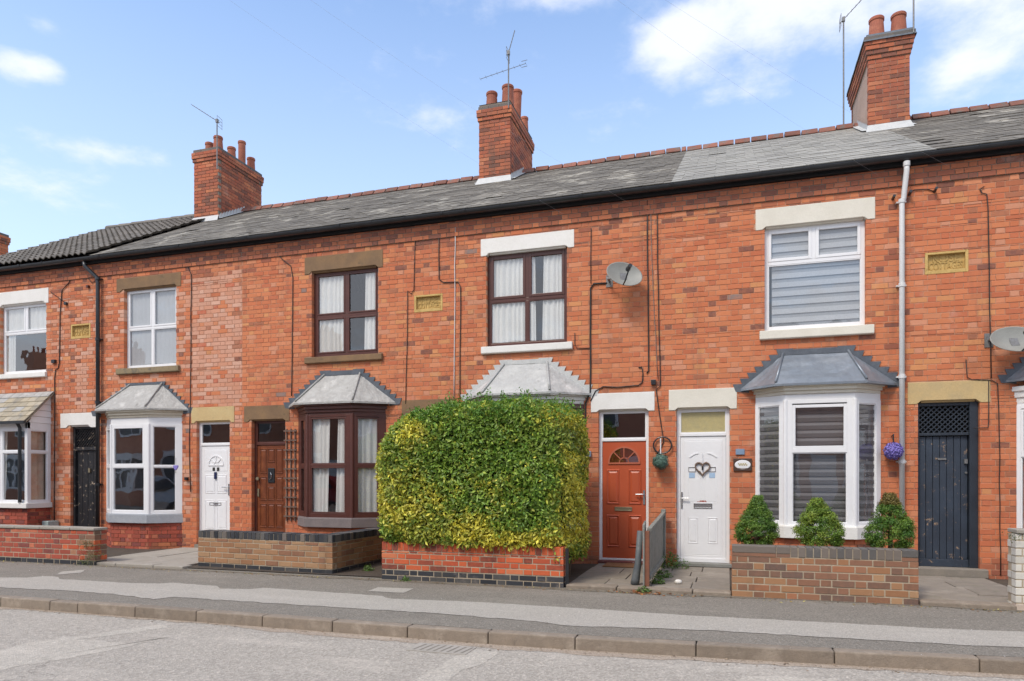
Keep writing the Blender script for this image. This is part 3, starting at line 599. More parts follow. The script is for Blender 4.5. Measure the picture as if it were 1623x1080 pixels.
# ------------------------------------------------------------------ bay windows
def bay(house, hl, wall_l, wall_r, f_l, f_r, yfr, z_sb, z_st, z_ft, z_c0, z_c1, rl, rfl, rfr, rr_, ryf, z_rl, tl, tr, z_rt, frame_m, sill_m, corn_m, lead_m, flash_m, brick_m, panes, lead_roll=True, base_z=-.02, flash_tip=.07, sashw=.03, inside='net'):
    """wall_l/r: x where the bay meets the wall; f_l/r: front corners at yfr; z: sill bottom/top, frame top, cornice bottom/top;
    rl..rr_: roof eave outline; tl,tr,z_rt: roof top on the wall; panes per facet"""
    mb = MB(); pts = [(wall_l, YF), (f_l, yfr), (f_r, yfr), (wall_r, YF)]
    facets = [Facet(pts[i], pts[i + 1]) for i in range(3)]
    # frame: corner posts, head, bottom rail
    for F, P in zip(facets, panes):
        F.box(mb, 0, F.L, -.06, 0, z_ft - P.get('head', .05), z_ft); F.box(mb, 0, F.L, -.06, 0.001, z_st, z_st + P.get('foot', .05))
        if z_c0 > z_ft: F.box(mb, 0, F.L, -.05, -.004, z_ft - .002, z_c0)
        for a in P['posts']: F.box(mb, a[0] * F.L, a[1] * F.L, -.06, .002 if len(a) < 3 else a[2], z_st + .01, z_ft - .01)
        if P.get('mid'): F.box(mb, P['posts'][0][1] * F.L, P['posts'][-1][0] * F.L, -.055, .001, P['mid'][0], P['mid'][1])
    for p in pts[1:3]: mb.tube([(p[0], p[1] + .012, z_st), (p[0], p[1] + .012, z_ft)], .030, 8)
    b = mb.build('bay_window', frame_m, house, bevel=.004, label=hl)
    for F, P in zip(facets, panes):
        L = []; gm_ = GLASSR if house in (H1, H5) else None
        for a0, a1, z0, z1, hs in P['lights']: L.append((a0 * F.L, a1 * F.L, z0, z1, hs))
        glaze(b, F, L, frame_m, gm_, sashw, out=-.012)
    # stone sill following the plan
    def ringpoly(out, y_wall=YF + .02):
        ps = []
        n = [f.n for f in facets]
        ps.append(Vector((wall_l, y_wall, 0)) + Vector((n[0].x * out * 1.2, 0, 0)))
        for i in (0, 1):
            m_ = (n[i] + n[i + 1]).normalized(); k = out / max(.4, m_.dot(n[i])); ps.append(Vector((pts[i + 1][0], pts[i + 1][1], 0)) + m_ * k)
        ps.append(Vector((wall_r, y_wall, 0)) + Vector((n[2].x * out * 1.2, 0, 0)))
        return [(p.x, p.y) for p in ps]
    mb = MB(); P0 = ringpoly(.055); mb.prism_z(P0[::-1][::-1], z_sb, z_st - .01); mb.prism_z(ringpoly(.035), z_st - .012, z_st + .002)
    mb.build('bay_sill', sill_m, b, bevel=.006)
    # brick base
    mb = MB(); PB = ringpoly(-.018); mb.prism_z(PB, base_z, z_sb - .004); mb.build('mortar_core', MORTAR, b)
    PB = ringpoly(-.01, YF); items = []
    for i in range(3):
        F = Facet(PB[i], PB[i + 1])
        for a0, a1, c0, c1, r in courses(0, F.L, base_z, z_sb, CH, L=.21, holes=(), seed=5):
            p = F.P(a0, .002, c0); items.append(((p.x, p.y, p.z), F.rz, (a1 - a0, .02, c1 - c0), BK_S if (r < 2 and random.random() < .5) else brick_m))
    place_pieces(items, b, limit=140)
    # cornice / fascia
    mb = MB(); mb.prism_z(ringpoly(.02), z_c0, z_c0 + (z_c1 - z_c0) * .35); mb.prism_z(ringpoly(.05), z_c0 + (z_c1 - z_c0) * .34, z_c0 + (z_c1 - z_c0) * .72); mb.prism_z(ringpoly(.085), z_c0 + (z_c1 - z_c0) * .71, z_c1)
    mb.build('cornice', corn_m, b, bevel=.006)
    # lead roof: three slopes, hips rolled, subdivided a little and dented so the sheet is not dead flat
    E = [Vector((rl, YF + .005, z_rl)), Vector((rfl, ryf, z_rl)), Vector((rfr, ryf, z_rl)), Vector((rr_, YF + .005, z_rl))]; T = [Vector((tl, YF + .004, z_rt)), Vector((tr, YF + .004, z_rt))]
    mb = MB(); rr = random.Random(int(rl * 100))
    def patch4(a, b_, c, d, n=7):
        base = len(mb.v)
        nrm = (b_ - a).cross(d - a).normalized()
        for i in range(n + 1):
            for j in range(n + 1):
                s_, t_ = i / n, j / n; p = a.lerp(b_, s_).lerp(d.lerp(c, s_), t_)
                if 0 < i < n and 0 < j < n: p = p + nrm * rr.uniform(-.006, .006)
                elif j == 0: p = p + Vector((0, 0, rr.uniform(-.006, .004)))
                mb.v.append(tuple(p))
        for i in range(n):
            for j in range(n):
                mb.f.append((base + i * (n + 1) + j, base + (i + 1) * (n + 1) + j, base + (i + 1) * (n + 1) + j + 1, base + i * (n + 1) + j + 1)); mb.mi.append(0)
    patch4(E[0], E[1], T[0], T[0] + Vector((-.001, 0, 0))); patch4(E[1], E[2], T[1], T[0]); patch4(E[2], E[3], T[1] + Vector((.001, 0, 0)), T[1])
    for i in range(3): a, c = E[i], E[i + 1]; mb.quad(a - Vector((0, 0, .03)), c - Vector((0, 0, .03)), c, a)
    mb.v_under = 0; mb.add([tuple(p - Vector((0, 0, .025))) for p in E], [(3, 2, 1, 0)])
    rf = mb.build('bay_roof', lead_m, b)
    mb = MB()
    for e, t in ((E[1], T[0]), (E[2], T[1])):
        d = (t - e).normalized(); mb.tube([e + d * .02 + Vector((0, 0, .012)), t + Vector((0, -.012, .008))], .017, 8)
    mb.build('lead_roll', lead_m, b, smooth=True)
    # stepped flashing let into the brick joints up both verges and across the top
    mb = MB()
    for s_, e, t in ((-1, E[0], T[0]), (1, E[3], T[1])):
        n = max(3, int(round((z_rt - z_rl) / CH)))
        for k in range(n + 1):
            z1_ = z_rl + (z_rt - z_rl) * (k) / n + flash_tip; z0_ = z1_ - (z_rt - z_rl) / n - .05; f = k / n
            xi = e.x + (t.x - e.x) * f; w = abs(t.x - e.x) / n
            xa, xb = xi + s_ * (w * .85 + .01), xi - s_ * .13
            lo = min(xa, xb); hi = max(xa, xb); yy = YF - .006 - .0015 * k
            o_ = s_ * .02
            mb.prism_y([(xb, z0_), (xa - o_ * 2, z0_ + .02), (xa, z1_), (xb, z1_)] if s_ < 0 else [(xb, z0_), (xb, z1_), (xa, z1_), (xa - o_ * 2, z0_ + .02)], yy - .003, yy + .004)
    mb.prism_y([(tl - .03, z_rt - .02), (tr + .03, z_rt - .02), (tr + .03, z_rt + flash_tip * .8), (tl - .03, z_rt + flash_tip * .8)], YF - .022, YF - .005)
    mb.build('step_flashing', flash_m, b)
    return b

# ------------------------------------------------------------------ door leaves
def arc_fan(parent, F, ac, zc, r, m_ring, m_glass, n_spokes=3, out=.0, hub=.3, th=.028):
    N = 20; mb = MB()
    outer = [(ac - (r + th) * math.cos(math.pi * k / N), zc + (r + th) * math.sin(math.pi * k / N)) for k in range(N + 1)]
    inner = [(ac - r * math.cos(math.pi * k / N), zc + r * math.sin(math.pi * k / N)) for k in range(N + 1)]
    for k in range(N):
        a, b, c, d = outer[k], outer[k + 1], inner[k + 1], inner[k]
        mb.add([F.P(p[0], o, p[1]) for o in (out + .014, out) for p in (a, b, c, d)], [(3, 2, 1, 0), (0, 1, 5, 4), (2, 3, 7, 6)])
    F.box(mb, ac - r - th, ac + r + th, out, out + .014, zc - th, zc)
    for k in range(1, n_spokes + 1):
        t = math.pi * k / (n_spokes + 1); d0 = (ac - r * hub * math.cos(t), zc + r * hub * math.sin(t)); d1 = (ac - r * math.cos(t), zc + r * math.sin(t))
        p, q = F.P(d0[0], out + .007, d0[1]), F.P(d1[0], out + .007, d1[1]); mb.beam(p, q, .014, .012, up=F.n)
    h = [(ac - r * hub * math.cos(math.pi * k / 10), zc + r * hub * math.sin(math.pi * k / 10)) for k in range(11)]
    for a, b in zip(h[:-1], h[1:]): mb.beam(F.P(a[0], out + .007, a[1]), F.P(b[0], out + .007, b[1]), .014, .012, up=F.n)
    mb.build('fanlight_bars', m_ring, parent)
    mb = MB(); mb.add([F.P(p[0], out + .003, p[1]) for p in inner][::-1], [tuple(range(N + 1))]); mb.build('fanlight_pane', m_glass, parent)
def moulded(mb, F, a0, a1, z0, z1, out, w=.02, h=.009, arch=0):
    """raised moulding and bevelled field of one door panel"""
    for o_, i_, hh in ((0, w, h),):
        P = [(a0, z0), (a1, z0), (a1, z1), (a0, z1)]; Q = [(a0 + w / 2, z0 + w / 2), (a1 - w / 2, z0 + w / 2), (a1 - w / 2, z1 - w / 2), (a0 + w / 2, z1 - w / 2)]; S = [(a0 + w, z0 + w), (a1 - w, z0 + w), (a1 - w, z1 - w), (a0 + w, z1 - w)]
        T = [(a0 + w * 1.9, z0 + w * 1.9), (a1 - w * 1.9, z0 + w * 1.9), (a1 - w * 1.9, z1 - w * 1.9), (a0 + w * 1.9, z1 - w * 1.9)]
        vs = [F.P(p[0], out, p[1]) for p in P] + [F.P(p[0], out + hh, p[1]) for p in Q] + [F.P(p[0], out + .0006, p[1]) for p in S] + [F.P(p[0], out + hh * .8, p[1]) for p in T]
        fs = []
        for l in range(3):
            for i in range(4): j = (i + 1) % 4; fs.append((l * 4 + i, l * 4 + j, l * 4 + 4 + j, l * 4 + 4 + i))
        fs.append((12, 13, 14, 15)); mb.add(vs, fs)
def doorset(house, x0, x1, z0, z1, leaf_z, y, m_frame, m_leaf, fw=.05, glass=None, thr=.04, label=None, over='glass'):
    F = Facet((x0, y), (x1, y)); L = F.L; mb = MB(); ring(mb, F, 0, L, z0, z1, fw, -.06, .0, wb=thr)
    F.box(mb, fw, L - fw, -.058, .003, leaf_z, leaf_z + fw * .9)
    d = mb.build('door_frame', m_frame, house, bevel=.004)
    if over == 'glass':
        mb = MB(); mb.add([F.P(a, -.02, z) for a, z in ((fw, leaf_z + fw * .8), (L - fw, leaf_z + fw * .8), (L - fw, z1 - fw), (fw, z1 - fw))], [(0, 1, 2, 3)]); mb.build('overlight_pane', glass or GLASSD, d)
        mb = MB(); ring(mb, F, fw, L - fw, leaf_z + fw * .9, z1 - fw, .014, -.03, -.004); mb.build('glazing_bead', m_frame, d)
    mb = MB(); F.box(mb, fw + .003, L - fw - .003, -.05, -.012, z0 + thr, leaf_z - .004)
    leaf = mb.build('door', m_leaf, house, bevel=.003, label=label)
    return F, leaf, fw, L
def lever(parent, F, a, z, side, out, m):
    mb = MB(); F.box(mb, a - .014, a + .014, out, out + .012, z - .12, z + .09)
    mb.tube([F.P(a, out + .01, z + .03), F.P(a, out + .045, z + .03), F.P(a + side * .02, out + .05, z + .03), F.P(a + side * .12, out + .05, z + .03)], .009, 8); mb.build('handle', m, parent, smooth=False)
def letterbox(parent, F, a, z, w, h, out, m):
    mb = MB(); ring(mb, F, a - w / 2, a + w / 2, z - h / 2, z + h / 2, .012, out, out + .012); F.box(mb, a - w / 2 + .012, a + w / 2 - .012, out, out + .007, z - h / 2 + .012, z + h / 2 - .012); mb.build('letterbox', m, parent, bevel=.002)
def wall_sign(mb, F, a0, a1, z0, z1, o0, o1): F.box(mb, a0, a1, o0, o1, z0, z1)

# ------------------------------------------------------------------ roofs
EY, EZ, RY, RZ = 10.14, 5.55, 14.1, 7.80     # eaves edge and ridge
SLP = math.atan2(RZ - EZ, RY - EY); SLEN = math.hypot(RY - EY, RZ - EZ)
UNITM = {}
def unit_slate(m):
    if ('s', m.name) not in UNITM:
        mb = MB(); mb.box(0, 1, 0, 1, 0, 1); me = mb.mesh('slate', m); UNITM[('s', m.name)] = me
    return UNITM[('s', m.name)]
def unit_tile(m):
    if ('t', m.name) not in UNITM:
        n = 12; mb = MB(); vs = []
        for y in (0, 1):
            for k in range(n + 1):
                t = k / n; z = .55 + .45 * math.cos(t * 4 * math.pi + .5) if True else 0
                vs += [(t, y, z), (t, y, z - .35)]
        fs = []
        o = 2 * (n + 1)
        for k in range(n): a = 2 * k; fs += [(a, a + 2, o + a + 2, o + a), (a + 1, a, a + 2, a + 3)][::1]
        for k in range(n): a = 2 * k; fs[2 * k + 1] = (a + 1, a + 3, a + 2, a)
        mb.add(vs, fs); UNITM[('t', m.name)] = mb.mesh('roof_tile', m)
    return UNITM[('t', m.name)]
def roof(house, x0, x1, m, kind, skip=(), label=None, seed=0, limit=300, lift=0.):
    rr = random.Random(seed); mb = MB()
    sn, cs = math.sin(SLP), math.cos(SLP)
    def SP(x, s, n=0.): return Vector((x, EY + s * cs - n * sn, EZ + s * sn + n * cs))
    # underlay
    vs = [SP(x0, -.02, -.01), SP(x1, -.02, -.01), SP(x1, SLEN, -.01), SP(x0, SLEN, -.01), Vector((x1, 2 * RY - EY, EZ - .01)), Vector((x0, 2 * RY - EY, EZ - .01))]
    mb.add(vs, [(0, 1, 2, 3), (3, 2, 4, 5)]); mb.add([SP(x0, -.02, -.01), SP(x0, SLEN, -.01), Vector((x0, 2 * RY - EY, EZ - .01))], [(0, 1, 2)]); mb.add([SP(x1, -.02, -.01), SP(x1, SLEN, -.01), Vector((x1, 2 * RY - EY, EZ - .01))], [(2, 1, 0)])
    rf = mb.build('roof', m, house, label=label)
    items = []
    if kind == 'slate':
        ex, w = (.20, .30); rows = int(SLEN / ex) + 1; th = .008
        for r in range(rows):
            s = r * ex - .03; x = x0 - (r % 2) * w / 2
            while x < x1:
                a, b = max(x, x0), min(x + w - .004, x1)
                if b - a > .03 and not (rr.random() < skip_p(seed)):
                    items.append((a, s + rr.uniform(-.009, .009) * (1 if m is SLATE else .3), b - a, min(ex * 1.45, SLEN - s + .02), th * rr.uniform(.8, 1.5), rr.uniform(-.01, .01), rr.uniform(0, .005) if m is SLATE else rr.uniform(0, .001)))
                x += w
        unit = unit_slate
    else:
        ex, w = .30, .30; rows = int(SLEN / ex) + 1; th = .05
        for r in range(rows):
            s = r * ex - .04; x = x0
            while x < x1 - .05:
                items.append((x, s + rr.uniform(-.006, .006), min(w, x1 - x), min(ex * 1.12, SLEN - s + .04), th, rr.uniform(-.004, .004), .0)); x += w
        unit = unit_tile
    def place(it):
        a, s, wd, ln, th, tw, li = it
        tilt = SLP - (.026 if kind == 'slate' else .09)
        p = SP(a, s, .010 + li + lift + (.026 * ln if kind == 'slate' else .045))
        return p, tilt, tw, (wd, ln, th)
    sc = []
    for k, it in enumerate(items):
        p, t, tw, s3 = place(it); u, v = UV(*(p + Vector((it[2] / 2, 0, 0)))); sc.append((0 if -10 < u < 1633 else 1, (p - Vector((0, 0, CAMH))).length, k))
    sc.sort(); chosen = [k for o_, d, k in sc[:limit] if o_ == 0]; cset = set(chosen)
    for k in chosen:
        p, t, tw, s3 = place(items[k]); link('slate' if kind == 'slate' else 'roof_tile', unit(m), rf, None, p, (t, 0, tw), s3)
    rest = [it for k, it in enumerate(items) if k not in cset]
    if rest:
        me = unit(m); bv = [v.co.copy() for v in me.vertices]; bf = [tuple(p.vertices) for p in me.polygons]; mb = MB()
        for it in rest:
            p, t, tw, s3 = place(it); M_ = Matrix.Translation(p) @ Matrix.Rotation(tw, 4, 'Z') @ Matrix.Rotation(t, 4, 'X') @ Matrix.Diagonal((*s3, 1)); mb.add([M_ @ v for v in bv], bf)
        mb.build('slating' if kind == 'slate' else 'tiling', m, rf, kind='stuff')
    # ridge tiles
    x = x0; i = 0
    if kind == 'slate':
        while x < x1 - .1:
            b = min(x + .30, x1); mb = MB(); dz = rr.uniform(-.012, .012); pr = [(-.15, -.075), (-.055, .045), (.055, .045), (.15, -.075), (.135, -.09), (0, .01), (-.135, -.09)]
            vs = [(x + .012, RY + p[0], RZ + .045 + lift + p[1] + dz) for p in pr] + [(b - .012, RY + p[0], RZ + .045 + lift + p[1] + dz * .5) for p in pr]; n = len(pr)
            mb.add(vs, [tuple(range(n)), tuple(range(2 * n - 1, n - 1, -1))] + [(k, n + k, n + (k + 1) % n, (k + 1) % n) for k in range(n)])
            mb.build('ridge_tile', RIDGE, rf, bevel=.006); x += .30
    else:
        while x < x1 - .1:
            b = min(x + .42, x1); mb = MB(); N = 8; pr = [(-.15 * math.cos(math.pi * k / N), .11 * math.sin(math.pi * k / N)) for k in range(N + 1)]
            dz = rr.uniform(-.004, .004); vs = [(xx, RY + p[0], RZ + .03 + p[1] * g + dz) for xx, g in ((x, 1), (b - .004, .86)) for p in pr]; n = N + 1
            mb.add(vs, [(k, n + k, n + k + 1, k + 1) for k in range(N)] + [tuple(range(n)), tuple(range(2 * n - 1, n - 1, -1))]); mb.build('ridge_tile', TILE, rf); x += .42
    return rf
def skip_p(seed): return .005
FASC = mat('black_fascia_paint', (.010, .011, .013), (.014, .014, .016), rough=.9, bmp=.1)
def gutter(house, x0, x1, m=BLACKP):
    mb = MB(); N = 10; r = .062; yc, zc = 10.15, 5.538
    pr = [(yc - r * math.cos(math.pi * k / N), zc - r * math.sin(math.pi * k / N)) for k in range(N + 1)]; pi_ = [(yc - (r - .006) * math.cos(math.pi * k / N), zc - (r - .006) * math.sin(math.pi * k / N)) for k in range(N, -1, -1)]
    P = pr + pi_; n = len(P); vs = [(x0, a, b) for a, b in P] + [(x1, a, b) for a, b in P]
    mb.add(vs, [(k, n + k, n + (k + 1) % n, (k + 1) % n) for k in range(n)])
    g = mb.build('gutter', m, house, smooth=False)
    x = x0 + .2
    k = 0
    while x < x1:
        mb = MB()
        big = k % 3 == 0; rr_ = r + (.010 if big else .006); w = .05 if big else .015
        q = [(yc - rr_ * math.cos(math.pi * j / N), zc + .008 - rr_ * math.sin(math.pi * j / N)) for j in range(N + 1)]
        mb.add([(x, a, b) for a, b in q] + [(x + w, a, b) for a, b in q], [(j, N + 1 + j, N + 2 + j, j + 1) for j in range(N)] + [tuple(range(N + 1)), tuple(range(2 * N + 1, N, -1))]); x += .62; k += 1; mb.build('gutter_bracket', m, g)
    mb = MB(); mb.box(x0, x1, 10.218, 10.24, 5.445, 5.56); mb.box(x0, x1, 10.24, YF + .03, 5.45, 5.47); mb.build('fascia_board', FASC, house)

# ------------------------------------------------------------------ chimneys
def pot(parent, x, y, z, h, r0, r1, m=TERRA):
    mb = MB(); mb.lathe([(r0, 0), (r0 * 1.02, .02), (r1, h - .06), (r1 * 1.12, h - .055), (r1 * 1.14, h - .015), (r1 * 1.05, h), (r1 * .8, h), (r1 * .78, h - .1), (.01, h - .1)], (x, y, z), 18)
    return mb.build('chimney_pot', m, parent, smooth=False, bevel=0)
def chimney(house, x0, x1, y0, y1, z0, z1, pots, cap='blue', brick_m=BK_R, side_render=False, label=None, caplead=False):
    mb = MB(); mb.box(x0 + .009, x1 - .009, y0 + .009, y1 - .009, z0 - .5, z1 - .004)
    c = mb.build('chimney', MORTAR_D if not side_render else RENDER, house, label=label)
    items = []; nc = int(round((z1 - z0) / CH)); over = {nc - 2: .04, nc - 3: .04, nc - 4: .022, nc - 1: .012} if not caplead else {nc - 1: .075, nc - 2: .065, nc - 3: .052, nc - 4: .036, nc - 5: .018}
    zb = z0 - 4 * CH
    for r in range(-4, nc):
        o = over.get(r, 0); za = z0 + r * CH; m = brick_m
        if r == nc - 1: m = BK_G
        elif r == nc - 3 and not caplead: m = BK_S
        elif random.random() < (.5 if r > nc - 6 else .10): m = BK_S
        faces = [((x0 - o, y0 - o), (x1 + o, y0 - o)), ((x1 + o, y0 - o), (x1 + o, y1 + o)), ((x0 - o, y1 + o), (x0 - o, y0 - o)), ((x1 + o, y1 + o), (x0 - o, y1 + o))]
        for i, (p, q) in enumerate(faces):
            if side_render and i == 2 and o == 0: continue
            F = Facet(p, q); x = -(r % 2) * .1125 ; off = 0 if i in (0, 3) else .10 + .004
            while x < F.L:
                a, b = max(x + .004, off), min(x + .221, F.L - off)
                if b - a > .03:
                    pp = F.P(a, 0, za + .004); mm = m
                    if mm is brick_m and random.random() < .12: mm = BK_S
                    items.append(((pp.x, pp.y, pp.z), F.rz, (b - a, .10, CH - .009), mm))
                x += .225
        if o: pass
    place_pieces(items, c, limit=300)
    mb = MB()
    for r, o in over.items():
        mb.box(x0 - o + .008, x1 + o - .008, y0 - o + .008, y1 + o - .008, z0 + r * CH + .001 * r * 0 + .002, z0 + (r + 1) * CH - .002)
    mb.build('corbel_core', MORTAR_D, c)
    mb = MB(); o = .03; cx, cy = (x0 + x1) / 2, (y0 + y1) / 2
    b_ = [(x0 - .0, y0 - .0, z1), (x1 + .0, y0, z1), (x1, y1, z1), (x0, y1, z1)]; t_ = [(x0 + .12, y0 + .12, z1 + .07), (x1 - .12, y0 + .12, z1 + .07), (x1 - .12, y1 - .12, z1 + .07), (x0 + .12, y1 - .12, z1 + .07)]
    mb.add(b_ + t_, [(0, 1, 5, 4), (1, 2, 6, 5), (2, 3, 7, 6), (3, 0, 4, 7), (4, 5, 6, 7)]); mb.build('flaunching', CEMENT, c)
    if caplead:
        mb = MB(); o = .09; zt = z1 + .005
        mb.add([(x0 - o, y0 - o, zt - .11), (x1 + o, y0 - o, zt - .11), (x1 + .03, y0 - .03, zt + .03), (x0 - .03, y0 - .03, zt + .03)], [(0, 1, 2, 3)])
        mb.add([(x0 - o, y1 + o, zt - .11), (x0 - o, y0 - o, zt - .11), (x0 - .03, y0 - .03, zt + .03), (x0 - .03, y1 + .03, zt + .03)], [(0, 1, 2, 3)])
        mb.add([(x1 + o, y0 - o, zt - .11), (x1 + o, y1 + o, zt - .11), (x1 + .03, y1 + .03, zt + .03), (x1 + .03, y0 - .03, zt + .03)], [(0, 1, 2, 3)])
        mb.build('lead_cap', FLASHD, c)
    for x, y, h, r0, r1 in pots: pot(c, x, y, z1 + .02, h, r0, r1)
    # flashing round the foot
    mb = MB(); t = math.tan(SLP)
    def rz_(y): return EZ + (y - EY) * t + .03
    mb.add([(x0 - .05, y0 - .10, rz_(y0 - .10) + .004), (x1 + .05, y0 - .10, rz_(y0 - .10) + .004), (x1 + .01, y0 - .012, rz_(y0) + .10), (x0 - .01, y0 - .012, rz_(y0) + .10)], [(0, 1, 2, 3)])
    for s, x in ((-1, x0), (1, x1)):
        n = 9; yy = [y0 + (RY - y0) * k / n for k in range(n + 1)]
        for a, b in zip(yy[:-1], yy[1:]):
            q = [(x + s * .008, a, rz_(a) - .02), (x + s * .008, b, rz_(b) - .02), (x + s * .008, b - .01, rz_(b) + .13), (x + s * .008, a, rz_(a) + .10)]; mb.add(q, [(0, 1, 2, 3)] if s > 0 else [(3, 2, 1, 0)])
        mb.add([(x, y0 - .02, rz_(y0) + .012), (x + s * .10, y0 - .02, rz_(y0) + .016), (x + s * .10, RY, rz_(RY) + .016), (x, RY, rz_(RY) + .03)], [(0, 1, 2, 3)] if s > 0 else [(3, 2, 1, 0)])
    mb.build('flashing', FLASHW, c)
    return c
def aerial(loc, h, boom, n_el, label, el=.2, tilt=0, extra=None):
    t = thing('tv_aerial', loc, label, 'aerial', 'television aerials on the chimneys'); b = Vector(loc); top = b + Vector((0, 0, h))
    mb = MB(); mb.tube([b, top], .014, 8); mb.build('mast', GALV, t)
    mb = MB(); v = Vector(boom); mb.tube([top - v * .12, top + v], .008, 6)
    mb.beam(top + Vector((0, 0, -.04)), top + Vector((0, 0, .04)), .05, .05)
    d = v.normalized(); s = d.cross(Vector((0, 0, 1))).normalized() if not tilt else Vector((0, 0, 1))
    mb.build('boom', GALV, t)
    for k in range(n_el):
        mb = MB(); p = top + v * (k + 1) / n_el; w = el * (1 - .4 * k / n_el) / 2; mb.tube([p - s * w, p + s * w], .004, 5); mb.build('element', GALV, t)
    mb = MB()
    q = top - v * .10; sz = Vector((0, 0, 1))
    for dz in (-.11, -.04, .04, .11): mb.tube([q - s * .11 + sz * dz, q + s * .11 + sz * dz], .004, 5)
    for ds in (-.1, .1): mb.tube([q + s * ds - sz * .11, q + s * ds + sz * .11], .004, 5)
    mb.build('reflector', GALV, t)
    if extra: extra(t, b, top)
    return t

# ------------------------------------------------------------------ the terrace: six houses and one more beyond the left edge
XB = [-21.35, -15.5, X(156, YF), X(384, YF), X(722, YF), X(1041, YF), X(1431, YF), 6.35]
def brick_choice(x, z):
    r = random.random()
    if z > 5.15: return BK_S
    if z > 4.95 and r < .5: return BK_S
    if z > .5 and (abs(x - X(1424, YF)) < .10 or abs(x - X(1440, YF)) < .07) and r < .42 and (z > 4.2 or 2.2 < z < 3.6): return BK_S
    if abs(x - X(163, YF)) < .12 and r < .45: return BK_S
    if abs(x - X(126, YF)) < .16 and 2.3 < z < 3.5: return BK_P
    if X(302, YF) < x < X(384, YF) and 2.0 < z < 5.0: return BK_P if r < .85 else BK_O
    if x < X(302, YF) and z > .5: return BK_P if r < .30 else (BK_R if r < .72 else BK_O)
    if z < .22: return BK_S if r < .55 else BK_R
    if z < 2.0: return BK_R if r < .72 else BK_O
    if z < 2.5: return BK_R if r < .35 else BK_O
    if z > 4.3: return BK_R if r < .42 else BK_O
    return BK_O if r < .9 else BK_R
houses = []
HL = ['end brick house at the far left with concrete tiled roof', 'brick house with square bay under a small stone tiled lean-to roof',
      'brick house with white door and white bay beside the black downpipe', 'brick house with brown bay, brown door and brown stone lintels',
      'brick house with orange-red door behind the tall hedge', 'brick house with heart wreath on white door and striped blinds',
      'brick house with the peeling navy passage door at the right']
for i, (a, b) in enumerate(zip(XB[:-1], XB[1:])):
    houses.append(thing('terraced_house', ((a + b) / 2, YF, 0), HL[i], 'house', 'brick terraced houses in the row'))
H_L, H0, H1, H2, H3, H4, H5 = houses
HOLES = {k: [] for k in range(7)}        # brick holes
OPEN = {k: [] for k in range(7)}         # real openings
def pxlintel(k, ul, ur, vtl, vbl, m, ear=.0, drop=.0):
    x0, x1 = X(ul, YF), X(ur, YF); z1, z0 = Z(ul, vtl, YF), Z(ul, vbl, YF); HOLES[k].append((x0, x1, z0, z1)); lintel(houses[k], x0, x1, z0, z1, m, ear, drop); return x0, x1, z0, z1
def opening(k, x0, x1, z0, z1): HOLES[k].append((x0, x1, z0, z1)); OPEN[k].append((x0 - .003, x1 + .003, z0 - .003, z1 + .003))

def upper(k, ul, ur, lt, lb, lm, wl_, wr, wt, wb, sl_, sr, st, sb, sm, kindw, m, label=None, drop=.045, sproj=.06, wY=YF + .07):
    x0, x1, z0, z1 = pxlintel(k, ul, ur, lt, lb, lm, .10, drop)
    X0, X1 = X(wl_, YF), X(wr, YF); zt = z0 + drop; zb = Z(sl_, st, YF - sproj * .5)
    opening(k, X0, X1, zb - .002, zt)
    sx0, sx1 = X(sl_, YF - sproj), X(sr, YF - sproj); szb = Z(sl_, sb, YF - sproj); HOLES[k].append((sx0, sx1, szb, zb)); sill(houses[k], sx0, sx1, szb, zb, sm, sproj)
    return X0, X1, zb, zt
# upper windows -------------------------------------------------
# far left house (mostly out of frame)
xx0 = -18.3; HOLES[0].append((xx0 - .1, xx0 + 1.3, 4.6, 4.85)); lintel(H_L, xx0 - .1, xx0 + 1.3, 4.6, 4.85, WPAINT, .1, .045); opening(0, xx0, xx0 + 1.2, 3.15, 4.645)
window(H_L, xx0, xx0 + 1.2, 3.15, 4.645, [(3.15, 4.2, [], False), (4.2, 4.645, [.6], True)], WHITE)
# house with the square bay: window runs out of frame at the left
xm, xr = X(36, YF), X(73, YF); xl = 2 * xm - xr
zt = Z(72, 484, YF) + .02; zb = Z(74, 589, YF)
HOLES[1].append((xl - .08, X(77, YF), Z(77, 480, YF), Z(77, 456, YF))); lintel(H0, xl - .08, X(77, YF), Z(77, 480, YF), Z(77, 456, YF), WPAINT, .1, .045)
opening(1, xl, xr, zb, Z(77, 480, YF) + .045); HOLES[1].append((xl - .06, xr + .03, zb - .11, zb)); sill(H0, xl - .06, xr + .03, zb - .11, zb, WPAINT, .05)
zt = Z(77, 480, YF) + .045; zm = Z(72, 523, YF)
w0 = window(H0, xl, xr, zb, zt, [(zb, zm, [], False), (zm, zt, [(xr - xl) / 2], True)], WHITE, gm=GLASSR)
curtain(w0, xl + .06, xr - .06, zm + .0, zt, YF + .115, CURT, 7, .01); curtain(w0, xl + .05, xl + .3, zb, zm, YF + .115, CURT, 3, .02)
# white 2x2
a = upper(2, 185, 287, 443, 464, BSTONE, 196.5, 279, 466, 584, 183, 282, 584.5, 594, SILLB, '', WHITE)
zm = Z(197, 521.5, YF); w = window(H1, *a, [(a[2], zm, [(a[1] - a[0]) / 2], False), (zm, a[3], [(a[1] - a[0]) / 2], True)], WHITE)
curtain(w, a[0] + .05, a[1] - .05, a[2] + .02, a[3] - .02, YF + .115, BLINDL, 10, .003)
